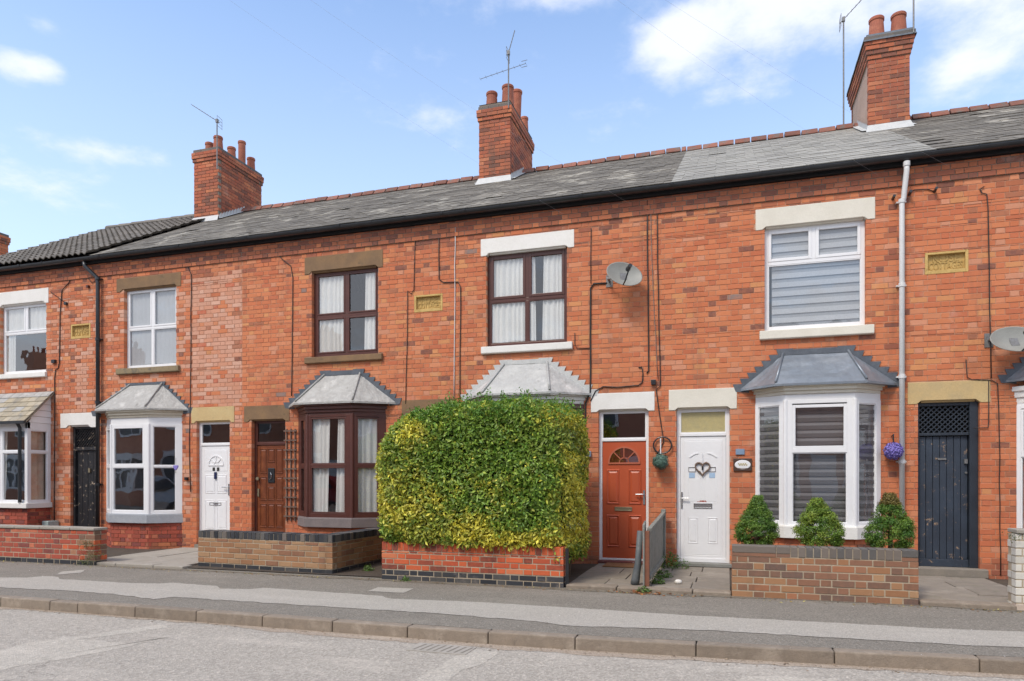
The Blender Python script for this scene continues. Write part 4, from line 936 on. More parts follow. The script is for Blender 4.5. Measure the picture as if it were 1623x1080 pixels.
# brown sliding sashes
a = upper(3, 483, 607, 409, 436, BSTONE, 494, 599, 435.5, 566, 482, 604.5, 566.5, 577, OSTONE if False else BSTONE, '', BROWNW)
zm = Z(497, 502, YF); w = window(H2, a[0], a[1], a[2], a[3], [(a[2], zm, [(a[1] - a[0]) / 2], True), (zm, a[3], [(a[1] - a[0]) / 2], True)], BROWNW, fw=.06, mull=.055, sw=.028)
c0 = (a[1] - a[0]) / 2
curtain(w, a[0] + .03, a[0] + c0 + .02, a[2] + .03, a[3] - .05, YF + .115, CURT, 7, .014, seed=2); curtain(w, a[1] - c0 * .52, a[1] - .03, a[2] + .03, a[3] - .05, YF + .115, CURT, 4, .014, .06, seed=3)
# brown uPVC
a = upper(4, 762, 910, 380, 407, WPAINT, 771, 898.5, 407, 549, 762, 906.5, 549.5, 561.5, WPAINT, '', BROWNU, drop=.04)
zm = Z(773, 477, YF); w = window(H3, a[0], a[1], a[2], a[3], [(a[2], zm, [(a[1] - a[0]) / 2], False), (zm, a[3], [(a[1] - a[0]) / 2], True)], BROWNU, fw=.05, mull=.05, sw=.045)
curtain(w, a[0] + .03, a[0] + .60 * (a[1] - a[0]), a[2] + .03, a[3] - .03, YF + .115, CURT, 9, .016, .03, seed=4); curtain(w, a[0] + .68 * (a[1] - a[0]), a[1] - .03, a[2] + .03, a[3] - .03, YF + .115, CURT, 5, .014, .05, seed=5)
# big white with blind
a = upper(5, 1197.5, 1387, 333, 366, CREAM, 1212, 1372.5, 367, 524, 1204, 1386, 524, 539, CREAM, '', WHITE, drop=.04)
zm = Z(1213, 417, YF); w = window(H4, a[0], a[1], a[2], a[3], [(a[2], zm, [], False), (zm, a[3], [(a[1] - a[0]) / 2], True)], WHITE, fw=.05, mull=.05, sw=.042)
blind(w, a[0] + .10, a[1] - .03, a[2] + .01, a[3] - .02, YF + .11, BLINDL, BLINDM, .125, .58)
# next house beyond the right edge
xx0 = 4.35; HOLES[6].append((xx0 - .1, xx0 + 1.4, 4.62, 4.86)); lintel(H5, xx0 - .1, xx0 + 1.4, 4.62, 4.86, CREAM, .1, .045); opening(6, xx0, xx0 + 1.3, 3.2, 4.665)
window(H5, xx0, xx0 + 1.3, 3.2, 4.665, [(3.2, 4.2, [], False), (4.2, 4.665, [.65], True)], WHITE)

# ground-floor doors --------------------------------------------
YD = YF + .07
# white door with fan and little squares
x0, x1, z0, z1 = pxlintel(2, 303.5, 371.5, 646.5, 671.5, YSTONE, .07, .04)
X0, X1 = X(311.5, YF), X(364, YF); opening(2, X0, X1, .10, z0 + .04)
F, leaf, fw, L = doorset(H1, X0, X1, .10, z0 + .04, Z(320, 707, YD), YD, WHITE, WHITE, .045, label='white front door with fan light and two small square panes')
zt = Z(320, 708, YD); mb = MB(); o = -.012; wL = L - 2 * fw
moulded(mb, F, fw + .08, fw + wL * .47, .38, zt - .98, o, .018); moulded(mb, F, fw + wL * .53, L - fw - .08, .38, zt - .98, o, .018)
moulded(mb, F, fw + .08, fw + wL * .47, zt - .86, zt - .52, o, .018); moulded(mb, F, fw + wL * .53, L - fw - .08, zt - .86, zt - .52, o, .018)
moulded(mb, F, fw + .06, L - fw - .06, zt - .46, zt - .06, o, .012, .004); mb.build('door_panels', WHITE, leaf)
arc_fan(leaf, F, L / 2, zt - .335, .15, WHITE, DARK, 3, o, .3, .02)
mb = MB(); F.box(mb, L / 2 - .075, L / 2 - .02, o, o + .01, zt - .45, zt - .385); F.box(mb, L / 2 + .02, L / 2 + .075, o, o + .01, zt - .45, zt - .385); mb.build('square_pane', DARK, leaf, bevel=.006)
mb = MB(); F.box(mb, L / 2 - .028, L / 2 + .022, o, o + .03, zt - .60, zt - .47); mb.build('door_knocker', mat('navy_metal', (.02, .03, .10), rough=.3, bmp=0), leaf, bevel=.01)
lever(leaf, F, L - fw - .035, Z(360, 775, YD), -1, o, CHROME); letterbox(leaf, F, L / 2 - .01, Z(340, 799, YD), .26, .055, o, CHROME)
# brown panelled door
x0, x1, z0, z1 = pxlintel(3, 387, 459, 644.5, 669.5, BSTONE, .09, .04)
X0, X1 = X(398.5, YF), X(452, YF); opening(3, X0, X1, .06, z0 + .04); YD2 = YF + .085
F, leaf, fw, L = doorset(H2, X0, X1, .06, z0 + .04, Z(405, 706, YD2), YD2, BROWNW, BRDOOR, .05, glass=GLASS, label='varnished brown front door of twelve small panels')
zt = Z(405, 707, YD2); mb = MB(); wL = L - 2 * fw; cw = (wL - .10) / 3; rows = [(zt - .50, zt - .05), (zt - .98, zt - .55), (zt - 1.46, zt - 1.03), (zt - 1.90, zt - 1.51)]
for r, (za, zb_) in enumerate(rows):
    for c in range(3):
        if c == 1 and r == 0: za_, zc_ = zt - .30, zb_
        elif c == 1 and r == 1: za_, zc_ = zt - .98, zt - .72
        else: za_, zc_ = za, zb_
        if za_ < .12: za_ = .14
        moulded(mb, F, fw + .05 + c * cw + .008, fw + .05 + (c + 1) * cw - .008, za_, zc_, -.012, .022, .012)
mb.build('door_panels', BRDOOR, leaf)
mb = MB(); F.box(mb, L / 2 - .07, L / 2 + .07, -.012, .004, zt - .66, zt - .40); mb.build('dark_glass_panel', BLACKP, leaf, bevel=.01)
mb = MB(); mb.tube([F.P(L / 2 - .01, .006, zt - .48), F.P(L / 2 + .02, .02, zt - .52), F.P(L / 2 + .01, .02, zt - .58), F.P(L / 2 - .02, .012, zt - .60)], .007, 6); mb.build('door_knocker', CHROME, leaf)
mb = MB(); F.box(mb, fw + .02, fw + .05, -.012, .01, .98, 1.12); mb.tube([F.P(fw + .035, .01, 1.3), F.P(fw + .035, .04, 1.3)], .03, 10); mb.build('handle', BRASS, leaf)
# passage door between the houses hidden by the hedge
x0, x1, z0, z1 = pxlintel(3, 637, 719, 635, 664, BSTONE, .10, .04); X0, X1 = x0 + .12, x1 - .12; opening(3, X0, X1, .06, z0 + .04)
mb = MB(); mb.box(X0, X1, YF + .09, YF + .13, .06, z0 + .04); mb.build('passage_door', BRDOOR, H2)
# orange-red door
x0, x1, z0, z1 = pxlintel(4, 936.5, 1037.5, 624.5, 654, WPAINT, .10, .035)
X0, X1 = X(948.5, YF), X(1028, YF); zb = Z(948.5, 888, YF); opening(4, X0, X1, zb, z0 + .035)
F, leaf, fw, L = doorset(H3, X0, X1, zb, z0 + .035, Z(956, 700, YD), YD, WHITE, REDDOOR, .045, thr=.03, label='orange-red front door with half-round fan light')
zt = Z(956, 701.5, YD); wL = L - 2 * fw; o = -.012; mb = MB(); pw = wL * .30
s = (zt - zb - .03)
for c in (.10, .60):
    a0 = fw + wL * c; moulded(mb, F, a0, a0 + pw, zt - s * .535, zt - s * .235, o, .028, .014); moulded(mb, F, a0, a0 + pw, zt - s * .905, zt - s * .625, o, .03, .016)
mb.build('door_panels', REDDOOR, leaf)
PINK = mat('salmon_trim', (.52, .15, .08), (.48, .13, .07), rough=.4, bmp=0)
arc_fan(leaf, F, L / 2, zt - s * .175, wL * .33, PINK, GLASSD, 3, o, .32, .024)
lever(leaf, F, L - fw - .03, Z(1018, 787, YD), -1, o, CHROME); letterbox(leaf, F, L / 2 - .01, Z(990, 807, YD), .26, .06, o, BRASS)
# white door with heart wreath
x0, x1, z0, z1 = pxlintel(5, 1060, 1168, 618.5, 651, CREAM, .10, .035)
X0, X1 = X(1072, YF), X(1156.5, YF); zb = Z(1072, 891, YF); opening(5, X0, X1, zb, z0 + .035)
YEL = mat('yellowed_obscure_glass', (.50, .42, .20), (.44, .38, .2), scale=12, rough=.35, bmp=.3)
F, leaf, fw, L = doorset(H4, X0, X1, zb, z0 + .035, Z(1080, 692, YD), YD, WHITE, WHITE, .05, glass=YEL, thr=.06, label='white front door with arched mouldings and square letterbox')
zt = Z(1080, 694, YD); wL = L - 2 * fw; o = -.012; s = zt - zb - .06; mb = MB(); F4, L4, fw4, zt4, s4 = F, L, fw, zt, s
moulded(mb, F, fw + .05, L - fw - .05, zb + .09, zt - .035, o, .012, .004)
moulded(mb, F, fw + wL * .17, fw + wL * .40, zt - s * .88, zt - s * .66, o, .02, .010); moulded(mb, F, fw + wL * .60, fw + wL * .83, zt - s * .88, zt - s * .66, o, .02, .010)
moulded(mb, F, fw + wL * .17, fw + wL * .47, zt - s * .545, zt - s * .33, o, .014, .006); moulded(mb, F, fw + wL * .53, fw + wL * .83, zt - s * .545, zt - s * .33, o, .014, .006)
for sgn, c in ((1, .20), (-1, .80)):
    pts_ = [F.P(fw + wL * (c + sgn * .2 * t), o + .006, zt - s * (.165 - .035 * math.sin(t * 1.5))) for t in (0, .33, .66, 1)]
    for p, q in zip(pts_[:-1], pts_[1:]): mb.beam(p, q, .016, .012, up=F.n)
mb.build('door_panels', WHITE, leaf)
letterbox(leaf, F, L / 2 + .0, Z(1113, 802, YD), .26, .075, o, CHROME)
mb = MB(); F.box(mb, L / 2 - .085, L / 2 + .055, o + .001, o + .004, Z(1113, 796, YD) - .0, Z(1113, 796, YD) + .022); mb.build('red_sticker', REDP, leaf)
for a_ in (.26, .70):
    mb = MB(); F.box(mb, fw + wL * a_ - .04, fw + wL * a_ + .04, o + .0065, o + .009, zt - s * .335, zt - s * .295); mb.build('blue_sticker', BLUESTK, leaf)
    mb = MB(); ring(mb, F, fw + wL * a_ - .05, fw + wL * a_ + .05, zt - s * .285, zt - s * .245, .006, o, o + .012); mb.build('small_pane_frame', CHROME, leaf)
mb = MB(); F.box(mb, fw + .012, fw + .035, o, o + .012, Z(1085, 806, YD), Z(1085, 780, YD)); mb.tube([F.P(fw + .025, o, Z(1085, 790, YD)), F.P(fw + .025, o + .04, Z(1085, 790, YD)), F.P(fw + .12, o + .045, Z(1085, 790, YD))], .009, 8); mb.build('handle', CHROME, leaf)
# passage doors with lattice overlights
def passage(k, X0, X1, zb, zt, leaf_top, grille_bot, m, mf, y, boards=7, jamb=.06, rj=None):
    rj = rj or jamb; F = Facet((X0, y), (X1, y)); L = F.L; mb = MB(); F.box(mb, 0, jamb, -.06, .04, zb, zt); F.box(mb, L - rj, L, -.06, .045, zb, zt); F.box(mb, jamb, L - rj, -.06, .03, zt - .07, zt - .001); F.box(mb, jamb, L - rj, -.06, .03, leaf_top + .005, grille_bot)
    fr = mb.build('door_frame', mf, houses[k], bevel=.005)
    mb = MB(); F.box(mb, jamb + .004, L - rj - .004, -.05, -.03, zb + .05, leaf_top); F.box(mb, jamb, L - rj, -.05, .012, zb, zb + .10); d = mb.build('passage_door', m, houses[k], bevel=.004)
    w = (L - jamb - rj - .01) / boards
    for i in range(boards):
        mb = MB(); F.box(mb, jamb + .005 + i * w + .003, jamb + .005 + (i + 1) * w - .003, -.03, -.008 + random.uniform(-.0015, .0015), zb + .10, leaf_top - .002); mb.build('board', m, d, bevel=.004)
    # diagonal lattice
    mb = MB(); a0, a1, c0, c1 = jamb, L - rj, grille_bot, zt - .07; st = .065
    for sgn in (1, -1):
        t = a0 - (c1 - c0)
        while t < a1 + (c1 - c0):
            if sgn > 0: p, q = (t, c0), (t + (c1 - c0), c1)
            else: p, q = (t, c1), (t + (c1 - c0), c0)
            dx = q[0] - p[0]; lo = max(0, (a0 - p[0]) / dx); hi = min(1, (a1 - p[0]) / dx)
            if hi > lo:
                P_, Q_ = (p[0] + dx * lo, p[1] + (q[1] - p[1]) * lo), (p[0] + dx * hi, p[1] + (q[1] - p[1]) * hi)
                mb.beam(F.P(P_[0], .006 if sgn > 0 else -.006, P_[1]), F.P(Q_[0], .006 if sgn > 0 else -.006, Q_[1]), .014, .01, up=F.n)
            t += st
    mb.build('lattice', mf, fr)
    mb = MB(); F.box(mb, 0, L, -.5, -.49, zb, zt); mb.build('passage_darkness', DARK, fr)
    return F, d, L
x0, x1, z0, z1 = pxlintel(1, 96, 153, 656, 679, WPAINT, .16, .05)
X0, X1 = X(113, YF + .02), X(156, YF + .0) - .06; z0_ = z0 + .05; opening(1, X0, X1, .10, z0_)
F, d, L = passage(1, X0, X1, .10, z0_, Z(120, 715, YF + .1), Z(120, 709, YF + .1), BLKPAINT, BLKPAINT, YF + .10, 4, .05)
mb = MB(); F.box(mb, L * .55, L * .62, -.01, .02, 1.42, 1.5); mb.build('handle', BRASS, d)
x0, x1, z0, z1 = pxlintel(6, 1438.5, 1569.5, 607, 641.5, YSTONE, .12, .045)
X0, X1 = X(1455, YF), X(1553, YF); zb = Z(1470, 899, YF); opening(6, X0, X1, zb - .003, z0 + .045)
F, d, L = passage(6, X0, X1, zb, z0 + .045, Z(1460, 692, YF + .1), Z(1460, 687, YF + .1), NAVY, NAVYF, YF + .10, 7, .03, .10)
mb = MB(); F.box(mb, L * .79, L * .84, -.01, .02, 1.50, 1.56); mb.tube([F.P(L * .82, -.01, 1.38), F.P(L * .82, .012, 1.38)], .014, 8); F.box(mb, L * .36, L * .50, -.01, .004, 1.55, 1.575); mb.build('handle', GALV, d)
mb = MB(); mb.box(x0 + .10, X(1563, YF), YF - .10, YF + .1, .02, zb - .001); mb.build('door_step', FLAG, H5, bevel=.012)
mb = MB(); mb.box(X(1070, YF), X(1160, YF), YF - .06, YF + .10, .03, Z(1072, 891, YF) - .001); mb.build('door_step', mat('grey_step', (.26, .26, .24), (.2, .2, .18), scale=5, rough=.85, bmp=.4), H4, bevel=.01)
mb = MB(); mb.box(X(948, YF), X(1029, YF), YF - .05, YF + .10, .03, Z(948.5, 888, YF) - .001); mb.build('door_step', mat('chipped_red_step', (.22, .055, .045), (.16, .045, .04), rough=.6, bmp=.4, stain=((.7, .66, .6), 24, .60)), H3, bevel=.01)
mb = MB(); mb.box(X(311, YF), X(365, YF), YF - .05, YF + .10, .0, .099); mb.build('door_step', FLAG, H1)
mb = MB(); mb.box(X(398, YF), X(452, YF), YF - .05, YF + .10, .0, .059); mb.build('door_step', FLAG, H2)
mb = MB(); mb.box(X(112, YF), X(150, YF), YF - .12, YF + .10, .0, .099); mb.build('door_step', mat('red_step', (.34, .12, .06), rough=.8, bmp=.4), H0)

# bays -----------------------------------------------------------
def P3(c, side, lo, hi, mid, midw=.045, l=.10, r=.90, foot=.06, head=.05, sash_top=True):
    return dict(posts=[(0, l), (r, 1)], foot=foot, head=head, mid=(mid - midw / 2, mid + midw / 2) if mid else None,
                lights=[(l, r, lo, mid - midw / 2, False), (l, r, mid + midw / 2, hi, sash_top)] if mid else [(l, r, lo, hi, False)])
def bayopen(k, x0, x1, z0, z1): opening(k, x0 + .10, x1 - .10, z0, z1)
# white bay with zebra blinds
yfr = 9.98; wl_, wr = X(1197, YF), X(1396, YF); fl, fr = X(1245, yfr), X(1355, yfr)
zsb, zst, zft = Z(1300, 854.5, yfr - .05), Z(1300, 834, yfr - .05), Z(1300, 633, yfr); zc0, zc1 = Z(1300, 622.5, 9.9), Z(1300, 606.5, 9.88)
mid = Z(1300, 714, yfr); lo, hi = Z(1300, 829, yfr), Z(1300, 641, yfr)
pan = [dict(posts=[(0, .10), (.80, 1)], foot=.05, head=.06, mid=None, lights=[(.10, .80, zst + .05, zft - .06, False)]),
       dict(posts=[(0, .10), (.89, 1)], foot=.05, head=.05, mid=(mid - .03, mid + .03), lights=[(.10, .89, lo, mid - .03, False), (.10, .89, mid + .02, hi, True)]),
       dict(posts=[(0, .16), (.82, 1)], foot=.05, head=.06, mid=None, lights=[(.16, .82, zst + .05, zft - .06, False)])]
b4 = bay(H4, 'white uPVC bay with grey striped blinds and blue-grey lead roof', wl_, wr, fl, fr, yfr, zsb, zst, zft, zc0, zc1, X(1172, YF), X(1229, 9.87), X(1375, 9.87), X(1424, YF), 9.87, Z(1300, 606, 9.87), X(1241, YF), X(1344, YF), Z(1290, 559, YF),
         WHITE, WPAINT, CREAM, LEADB, FLASHD, BK_R, pan, sashw=.04)
bayopen(5, wl_, wr, zst, zft + .1)
blind(b4, fl + .02, fr - .02, zst + .02, zft - .03, yfr + .065, BLINDD, BLINDG, .105, .5)
for (p, q) in (((wl_ + .06, YF - .03), (fl + .02, yfr + .065)), ((fr - .02, yfr + .065), (wr - .06, YF - .03))):
    F = Facet(p, q); mb = MB(); z = zft - .03
    while z > zst + .02:
        mb.m = 0; a_ = z - .052; mb.add([F.P(0, 0, a_), F.P(F.L, 0, a_), F.P(F.L, 0, z), F.P(0, 0, z)], [(0, 1, 2, 3)]); mb.m = 1; c_ = max(zst, z - .105); mb.add([F.P(0, -.01, c_), F.P(F.L, -.01, c_), F.P(F.L, -.01, a_), F.P(0, -.01, a_)], [(0, 1, 2, 3)]); z -= .105
    mb.build('blind', [BLINDD, BLINDG], b4)
# bay behind the hedge
yfr = 9.98; wl_, wr = X(752, YF), X(926, YF); fl, fr = X(783, yfr), X(873, yfr); zc1 = Z(870, 622, 9.9); zc0 = zc1 - .15; zft = zc0 - .02; zst = .66; mid = 1.5
pan = [P3(0, 0, zst + .05, zft - .06, mid), P3(0, 0, zst + .05, zft - .05, mid), P3(0, 0, zst + .05, zft - .06, mid)]
b3 = bay(H3, 'white painted bay with patched pale lead roof behind the hedge', wl_, wr, fl, fr, yfr, .55, zst, zft, zc0, zc1, X(738, YF), X(763, 9.87), X(871, 9.87), X(940, YF), 9.87, Z(871, 620.5, 9.87), X(800, YF), X(867, YF), Z(830, 575.5, YF),
         BROWNU, WPAINT, WTIM, LEADP, FLASHW, BK_R, pan, flash_tip=.06)
bayopen(4, wl_, wr, zst, zft); curtain(b3, fl, fr, zst + .05, zft - .05, yfr + .12, CURT, 9)
# brown bay
yfr = 9.98; wl_, wr = X(473, YF), X(612, YF); fl, fr = X(487, yfr), X(558, yfr)
zsb, zst, zft = Z(540, 837, yfr - .05), Z(540, 821.5, yfr - .05), Z(540, 656, yfr); zc1 = Z(558, 637, 9.9); zc0 = Z(558, 652, 9.92)
mid = Z(520, 738, yfr); lo, hi = zst + .07, Z(520, 662, yfr)
pan = [dict(posts=[(0, .22), (.70, 1)], foot=.07, head=.06, mid=(mid - .025, mid + .025), lights=[(.22, .70, lo, mid - .025, True), (.22, .70, mid + .02, hi, True)]),
       dict(posts=[(0, .07), (.86, 1)], foot=.07, head=.05, mid=(mid - .02, mid + .02), lights=[(.07, .86, lo, mid - .02, True), (.07, .86, mid + .015, hi, True)]),
       dict(posts=[(0, .13), (.78, 1)], foot=.07, head=.05, mid=(mid - .02, mid + .02), lights=[(.13, .78, lo, mid - .02, True), (.13, .78, mid + .015, hi, True)])]
b2 = bay(H2, 'brown timber sash bay with ragged white curtains and lead roof', wl_, wr, fl, fr, yfr, zsb, zst, zft, zc0, zc1, X(457, YF), X(466, 9.87), X(558, 9.87), X(629, YF), 9.87, Z(558, 635.5, 9.87), X(515, YF), X(571, YF), Z(545, 593, YF),
         BROWNW, SILLP, BROWNW, LEADW, FLASHD, BK_R, pan, sashw=.025)
bayopen(3, wl_, wr, zst, zft)
L = fr - fl
curtain(b2, fl + .03, fl + L * .42, lo, hi, yfr + .07, CURT, 4, .015, -.08, seed=6); curtain(b2, fl + L * .58, fr - .01, lo, hi, yfr + .07, CURT, 4, .015, .1, seed=7)
F = Facet((fr + .0, yfr + .08), (wr - .07, YF - .0)); mb = MB(); vs = []
for k in range(25): t = k / 24; p = F.P(F.L * t, .014 * math.sin(t * 26), 0); vs += [(p.x, p.y, lo), (p.x, p.y, hi)]
mb.add(vs, [(2 * k, 2 * k + 2, 2 * k + 3, 2 * k + 1) for k in range(24)]); mb.build('curtain', CURT, b2, smooth=True)
# left white bay
yfr = 9.98; wl_, wr = X(170, YF) - .02, X(289, YF); fl, fr = X(176, yfr), X(235, yfr)
zsb, zst, zft = Z(231, 830, yfr - .05), Z(231, 815.5, yfr - .05), Z(231, 671.5, yfr); zc1 = Z(228, 649, 9.9); zc0 = Z(228, 661, 9.92)
mid = Z(200, 739.5, yfr)
pan = [P3(0, 0, zst + .06, zft - .06, mid), dict(posts=[(0, .05), (.88, 1)], foot=.06, head=.05, mid=(mid - .025, mid + .025), lights=[(.05, .88, zst + .06, mid - .025, False), (.05, .88, mid + .02, zft - .05, True)]),
       dict(posts=[(0, .14), (.80, 1)], foot=.06, head=.05, mid=(mid - .02, mid + .02), lights=[(.14, .80, zst + .06, mid - .02, False), (.14, .80, mid + .015, zft - .05, False)])]
b1 = bay(H1, 'white uPVC bay with grey sill beside the black downpipe', wl_, wr, fl, fr, yfr, zsb, zst, zft, zc0, zc1, X(155, YF) - .05, X(150, 9.87), X(228.5, 9.87), X(300, YF), 9.87, Z(228, 646.5, 9.87), X(207, YF), X(257.5, YF), Z(230, 609, YF),
         WHITE, SILLG, CREAMT, LEADW, FLASHD, BK_L, pan, flash_tip=.03)
bayopen(2, wl_, wr, zst, zft)
mb = MB(); mb.box(wl_ + .1, wr - .1, YF + 1.6, YF + 1.62, .3, 2.3); mb.build('room_backdrop', ROOM, b1)
# bay at the right edge (only its corner shows)
yfr = 9.98; wl_ = X(1611, YF); wr = wl_ + 1.62; fl, fr = wl_ + .36, wr - .36; zst = .52; zft = Z(1620, 640, 10.1); zc0, zc1 = zft + .02, Z(1605, 612, 10.2)
pan = [P3(0, 0, zst + .05, zft - .06, 1.6)] * 3
b5 = bay(H5, 'white bay with grey lead roof cut by the right edge', wl_, wr, fl, fr, yfr, .40, zst, zft, zc0, zc1, X(1592, YF), fl - .06, fr + .06, wr + .2, 9.87, Z(1592, 603, YF), wl_ + .42, wr - .42, Z(1592, 603, YF) + .5, WHITE, WPAINT, WPAINT, LEAD, FLASHD, BK_R, pan)
bayopen(6, wl_, wr, zst, zft)
# square bay with stone-tiled lean-to at the left
yb = 9.82; xr_ = X(80.5, YF); xl_ = xr_ - 2.0; zs0, zs1 = Z(45, 806, yb), Z(45, 798, yb); zf = Z(45, 678, yb); zhd = Z(45, 669, yb)
pl = [(xl_, yb), (xr_, yb)]; Ff, Fs = Facet((xl_, yb), (xr_, yb)), Facet((xr_, yb), (xr_, YF))
mb = MB(); m1 = Z(45, 716, yb)
for F, mul in ((Ff, [0, .33, .66, 1]), (Fs, [0, 1])):
    F.box(mb, 0, F.L, -.06, 0, zf - .05, zhd); F.box(mb, 0, F.L, -.06, .001, zs1, zs1 + .05); F.box(mb, .02, F.L - .02, -.055, .001, m1 - .025, m1 + .025)
    for t in mul: a_ = min(max(t * F.L - .035, 0), F.L - .07); F.box(mb, a_, a_ + .07, -.06, .002, zs1 + .01, zf - .01)
b0 = mb.build('bay_window', WHITE, H0, bevel=.004, label='square white bay under stone-tiled lean-to roof')
for F, mul in ((Ff, [0, .33, .66, 1]), (Fs, [0, 1])):
    for t0, t1 in zip(mul[:-1], mul[1:]):
        s0, s1 = t0 * F.L + (.035 if t0 else .07), t1 * F.L - (.035 if t1 < 1 else .07); glaze(b0, F, [(s0, s1, zs1 + .05, m1 - .025, False), (s0, s1, m1 + .025, zf - .05, False)], WHITE, GLASSR, .03, -.012)
mb = MB(); mb.box(xl_ - .05, xr_ + .05, yb - .06, YF, zs0, zs1); mb.build('bay_sill', WPAINT, b0, bevel=.008)
curtain(b0, xl_ + .9, xl_ + 1.25, zs1 + .05, zf - .05, yb + .15, CURT, 3, .02, -.1)
F = Facet((xr_ - .12, yb + .1), (xr_ - .12, YF + .1)); mb = MB(); vs = []
for k in range(25): t = k / 24; p = F.P(F.L * t, .016 * math.sin(t * 22), 0); vs += [(p.x, p.y, zs1 + .05), (p.x, p.y, zf)]
mb.add(vs, [(2 * k, 2 * k + 2, 2 * k + 3, 2 * k + 1) for k in range(24)]); mb.build('curtain', CURTB, b0, smooth=True)
opening(1, xl_ + .1, xr_ - .1, zs1, zf)
mb = MB(); mb.box(xl_ + .02, xr_ - .02, yb + .02, YF, -.02, zs0 - .002); mb.build('mortar_core', MORTAR, b0)
items = []
for F in (Facet((xl_, yb + .008), (xr_ - .01, yb + .008)), Facet((xr_ - .01, yb + .008), (xr_ - .01, YF))):
    for a0, a1, c0, c1, r in courses(0, F.L, -.02, zs0, CH): p = F.P(a0, .002, c0); items.append((tuple(p), F.rz, (a1 - a0, .02, c1 - c0), BK_L))
place_pieces(items, b0, limit=120)
zt_ = Z(84, 622, YF); ze = Z(38, 668, yb - .08); xe = X(86, YF)
mb = MB(); mb.add([(xl_ - .05, yb - .10, ze), (xe, yb - .10, ze), (xe, YF, zt_), (xl_ - .05, YF, zt_), (xl_ - .05, yb - .10, ze - .03), (xe, yb - .10, ze - .03), (xe, YF, zt_ - .03), (xl_ - .05, YF, zt_ - .03)], [(0, 1, 2, 3), (4, 5, 1, 0), (5, 6, 2, 1), (7, 6, 5, 4)]); rf0 = mb.build('bay_roof', STILE, b0)
rr = random.Random(9); sl_ = math.hypot(YF - yb + .10, zt_ - ze); ang = math.atan2(zt_ - ze, YF - yb + .10); n = 6; mb = MB(); mg = MB()
for r in range(n):
    x = xl_ - .05 - (r % 2) * .1
    while x < xe:
        w = rr.uniform(.17, .26); a_, b_ = max(x, xl_ - .05), min(x + w - .006, xe + rr.uniform(0, .01)); s0 = r * sl_ / n - .02; ln = sl_ / n * 1.3; tg = mg if (r == n - 1 or rr.random() < .12) else mb
        if b_ - a_ > .03:
            vs = []
            for (s_, h_) in ((s0, .022), (min(s0 + ln, sl_), .006)):
                for h2 in (h_, h_ + .016): vs += [(a_ + rr.uniform(0, .006), yb - .10 + s_ * math.cos(ang) - h2 * math.sin(ang), ze + s_ * math.sin(ang) + h2 * math.cos(ang)), (b_, yb - .10 + s_ * math.cos(ang) - h2 * math.sin(ang), ze + s_ * math.sin(ang) + h2 * math.cos(ang))]
            one = MB(); one.add(vs, [(2, 3, 7, 6), (0, 1, 3, 2), (1, 5, 7, 3), (0, 2, 6, 4)]); one.build('stone_tile', LEADW if tg is mg else STILE, b0)
        x += w
nb = 5; zlo = zf + .0
for k in range(nb):      # boarded cheek
    a_, b_ = zhd + (zt_ - zhd) * k / nb, zhd + (zt_ - zhd) * (k + 1) / nb - .006
    def yat(z): return yb + .02 + (YF - yb - .02) * max(0, (z - ze - .02)) / (zt_ - ze)
    mb = MB(); x = xr_; mb.add([(x + .012, yat(a_), a_), (x + .012, YF - .002, a_), (x + .002, YF - .002, b_), (x + .002, min(YF - .01, yat(b_)), b_), (x - .02, yat(a_), a_), (x - .02, YF - .002, a_), (x - .02, YF - .002, b_), (x - .02, min(YF - .01, yat(b_)), b_)], [(0, 1, 2, 3), (4, 5, 1, 0), (3, 2, 6, 7), (0, 3, 7, 4)]); mb.build('cladding_board', WHITE, b0)
mb = MB(); mb.beam((xl_, yb - .12, ze - .02), (xe, yb - .12, ze - .02), .05, .05); mb.tube([(xr_ - .13, yb - .10, ze - .03), (xr_ - .13, yb - .05, ze - .12), (xr_ - .13, yb - .05, zs1 + .01)], .032, 10); mb.build('bay_gutter', BLACKP, b0)

# plaques --------------------------------------------------------
LETT = mat('carved_stone_letter', (.55, .37, .13), (.46, .30, .10), scale=9, rough=.9, bmp=.3)
def plaque(k, u0, u1, v0, v1, lines):
    x0, x1 = X(u0, YF), X(u1, YF); z1, z0 = Z(u0, v0, YF), Z(u0, v1, YF); opening(k, x0, x1, z0, z1); F = Facet((x0, YF), (x1, YF)); L = F.L; mb = MB(); w = .035
    F.box(mb, 0, L, -.06, -.045, z0, z1); ring(mb, F, 0, L, z0, z1, w, -.045, .004, wb=.05, wt=.03); o = mb.build('date_plaque', OSTONE, houses[k], bevel=.004)
    hh = (z1 - z0 - .085)
    for i, t in enumerate(lines):
        text(o, t, hh * .66, (x0 + L / 2, YF + .040, z1 - .03 - hh * (.26 + .48 * i)), LETT, .004, min(1, (L - .09) / (len(t) * hh * .66 * .66)))
plaque(1, 112.5, 143.5, 515, 538, ['ROSE', 'COTTAGES']); plaque(3, 656.5, 701.5, 469, 496, ['ROSE', 'COTTAGES']); plaque(6, 1466, 1535, 401.5, 436, ['ROSE', 'COTTAGES'])

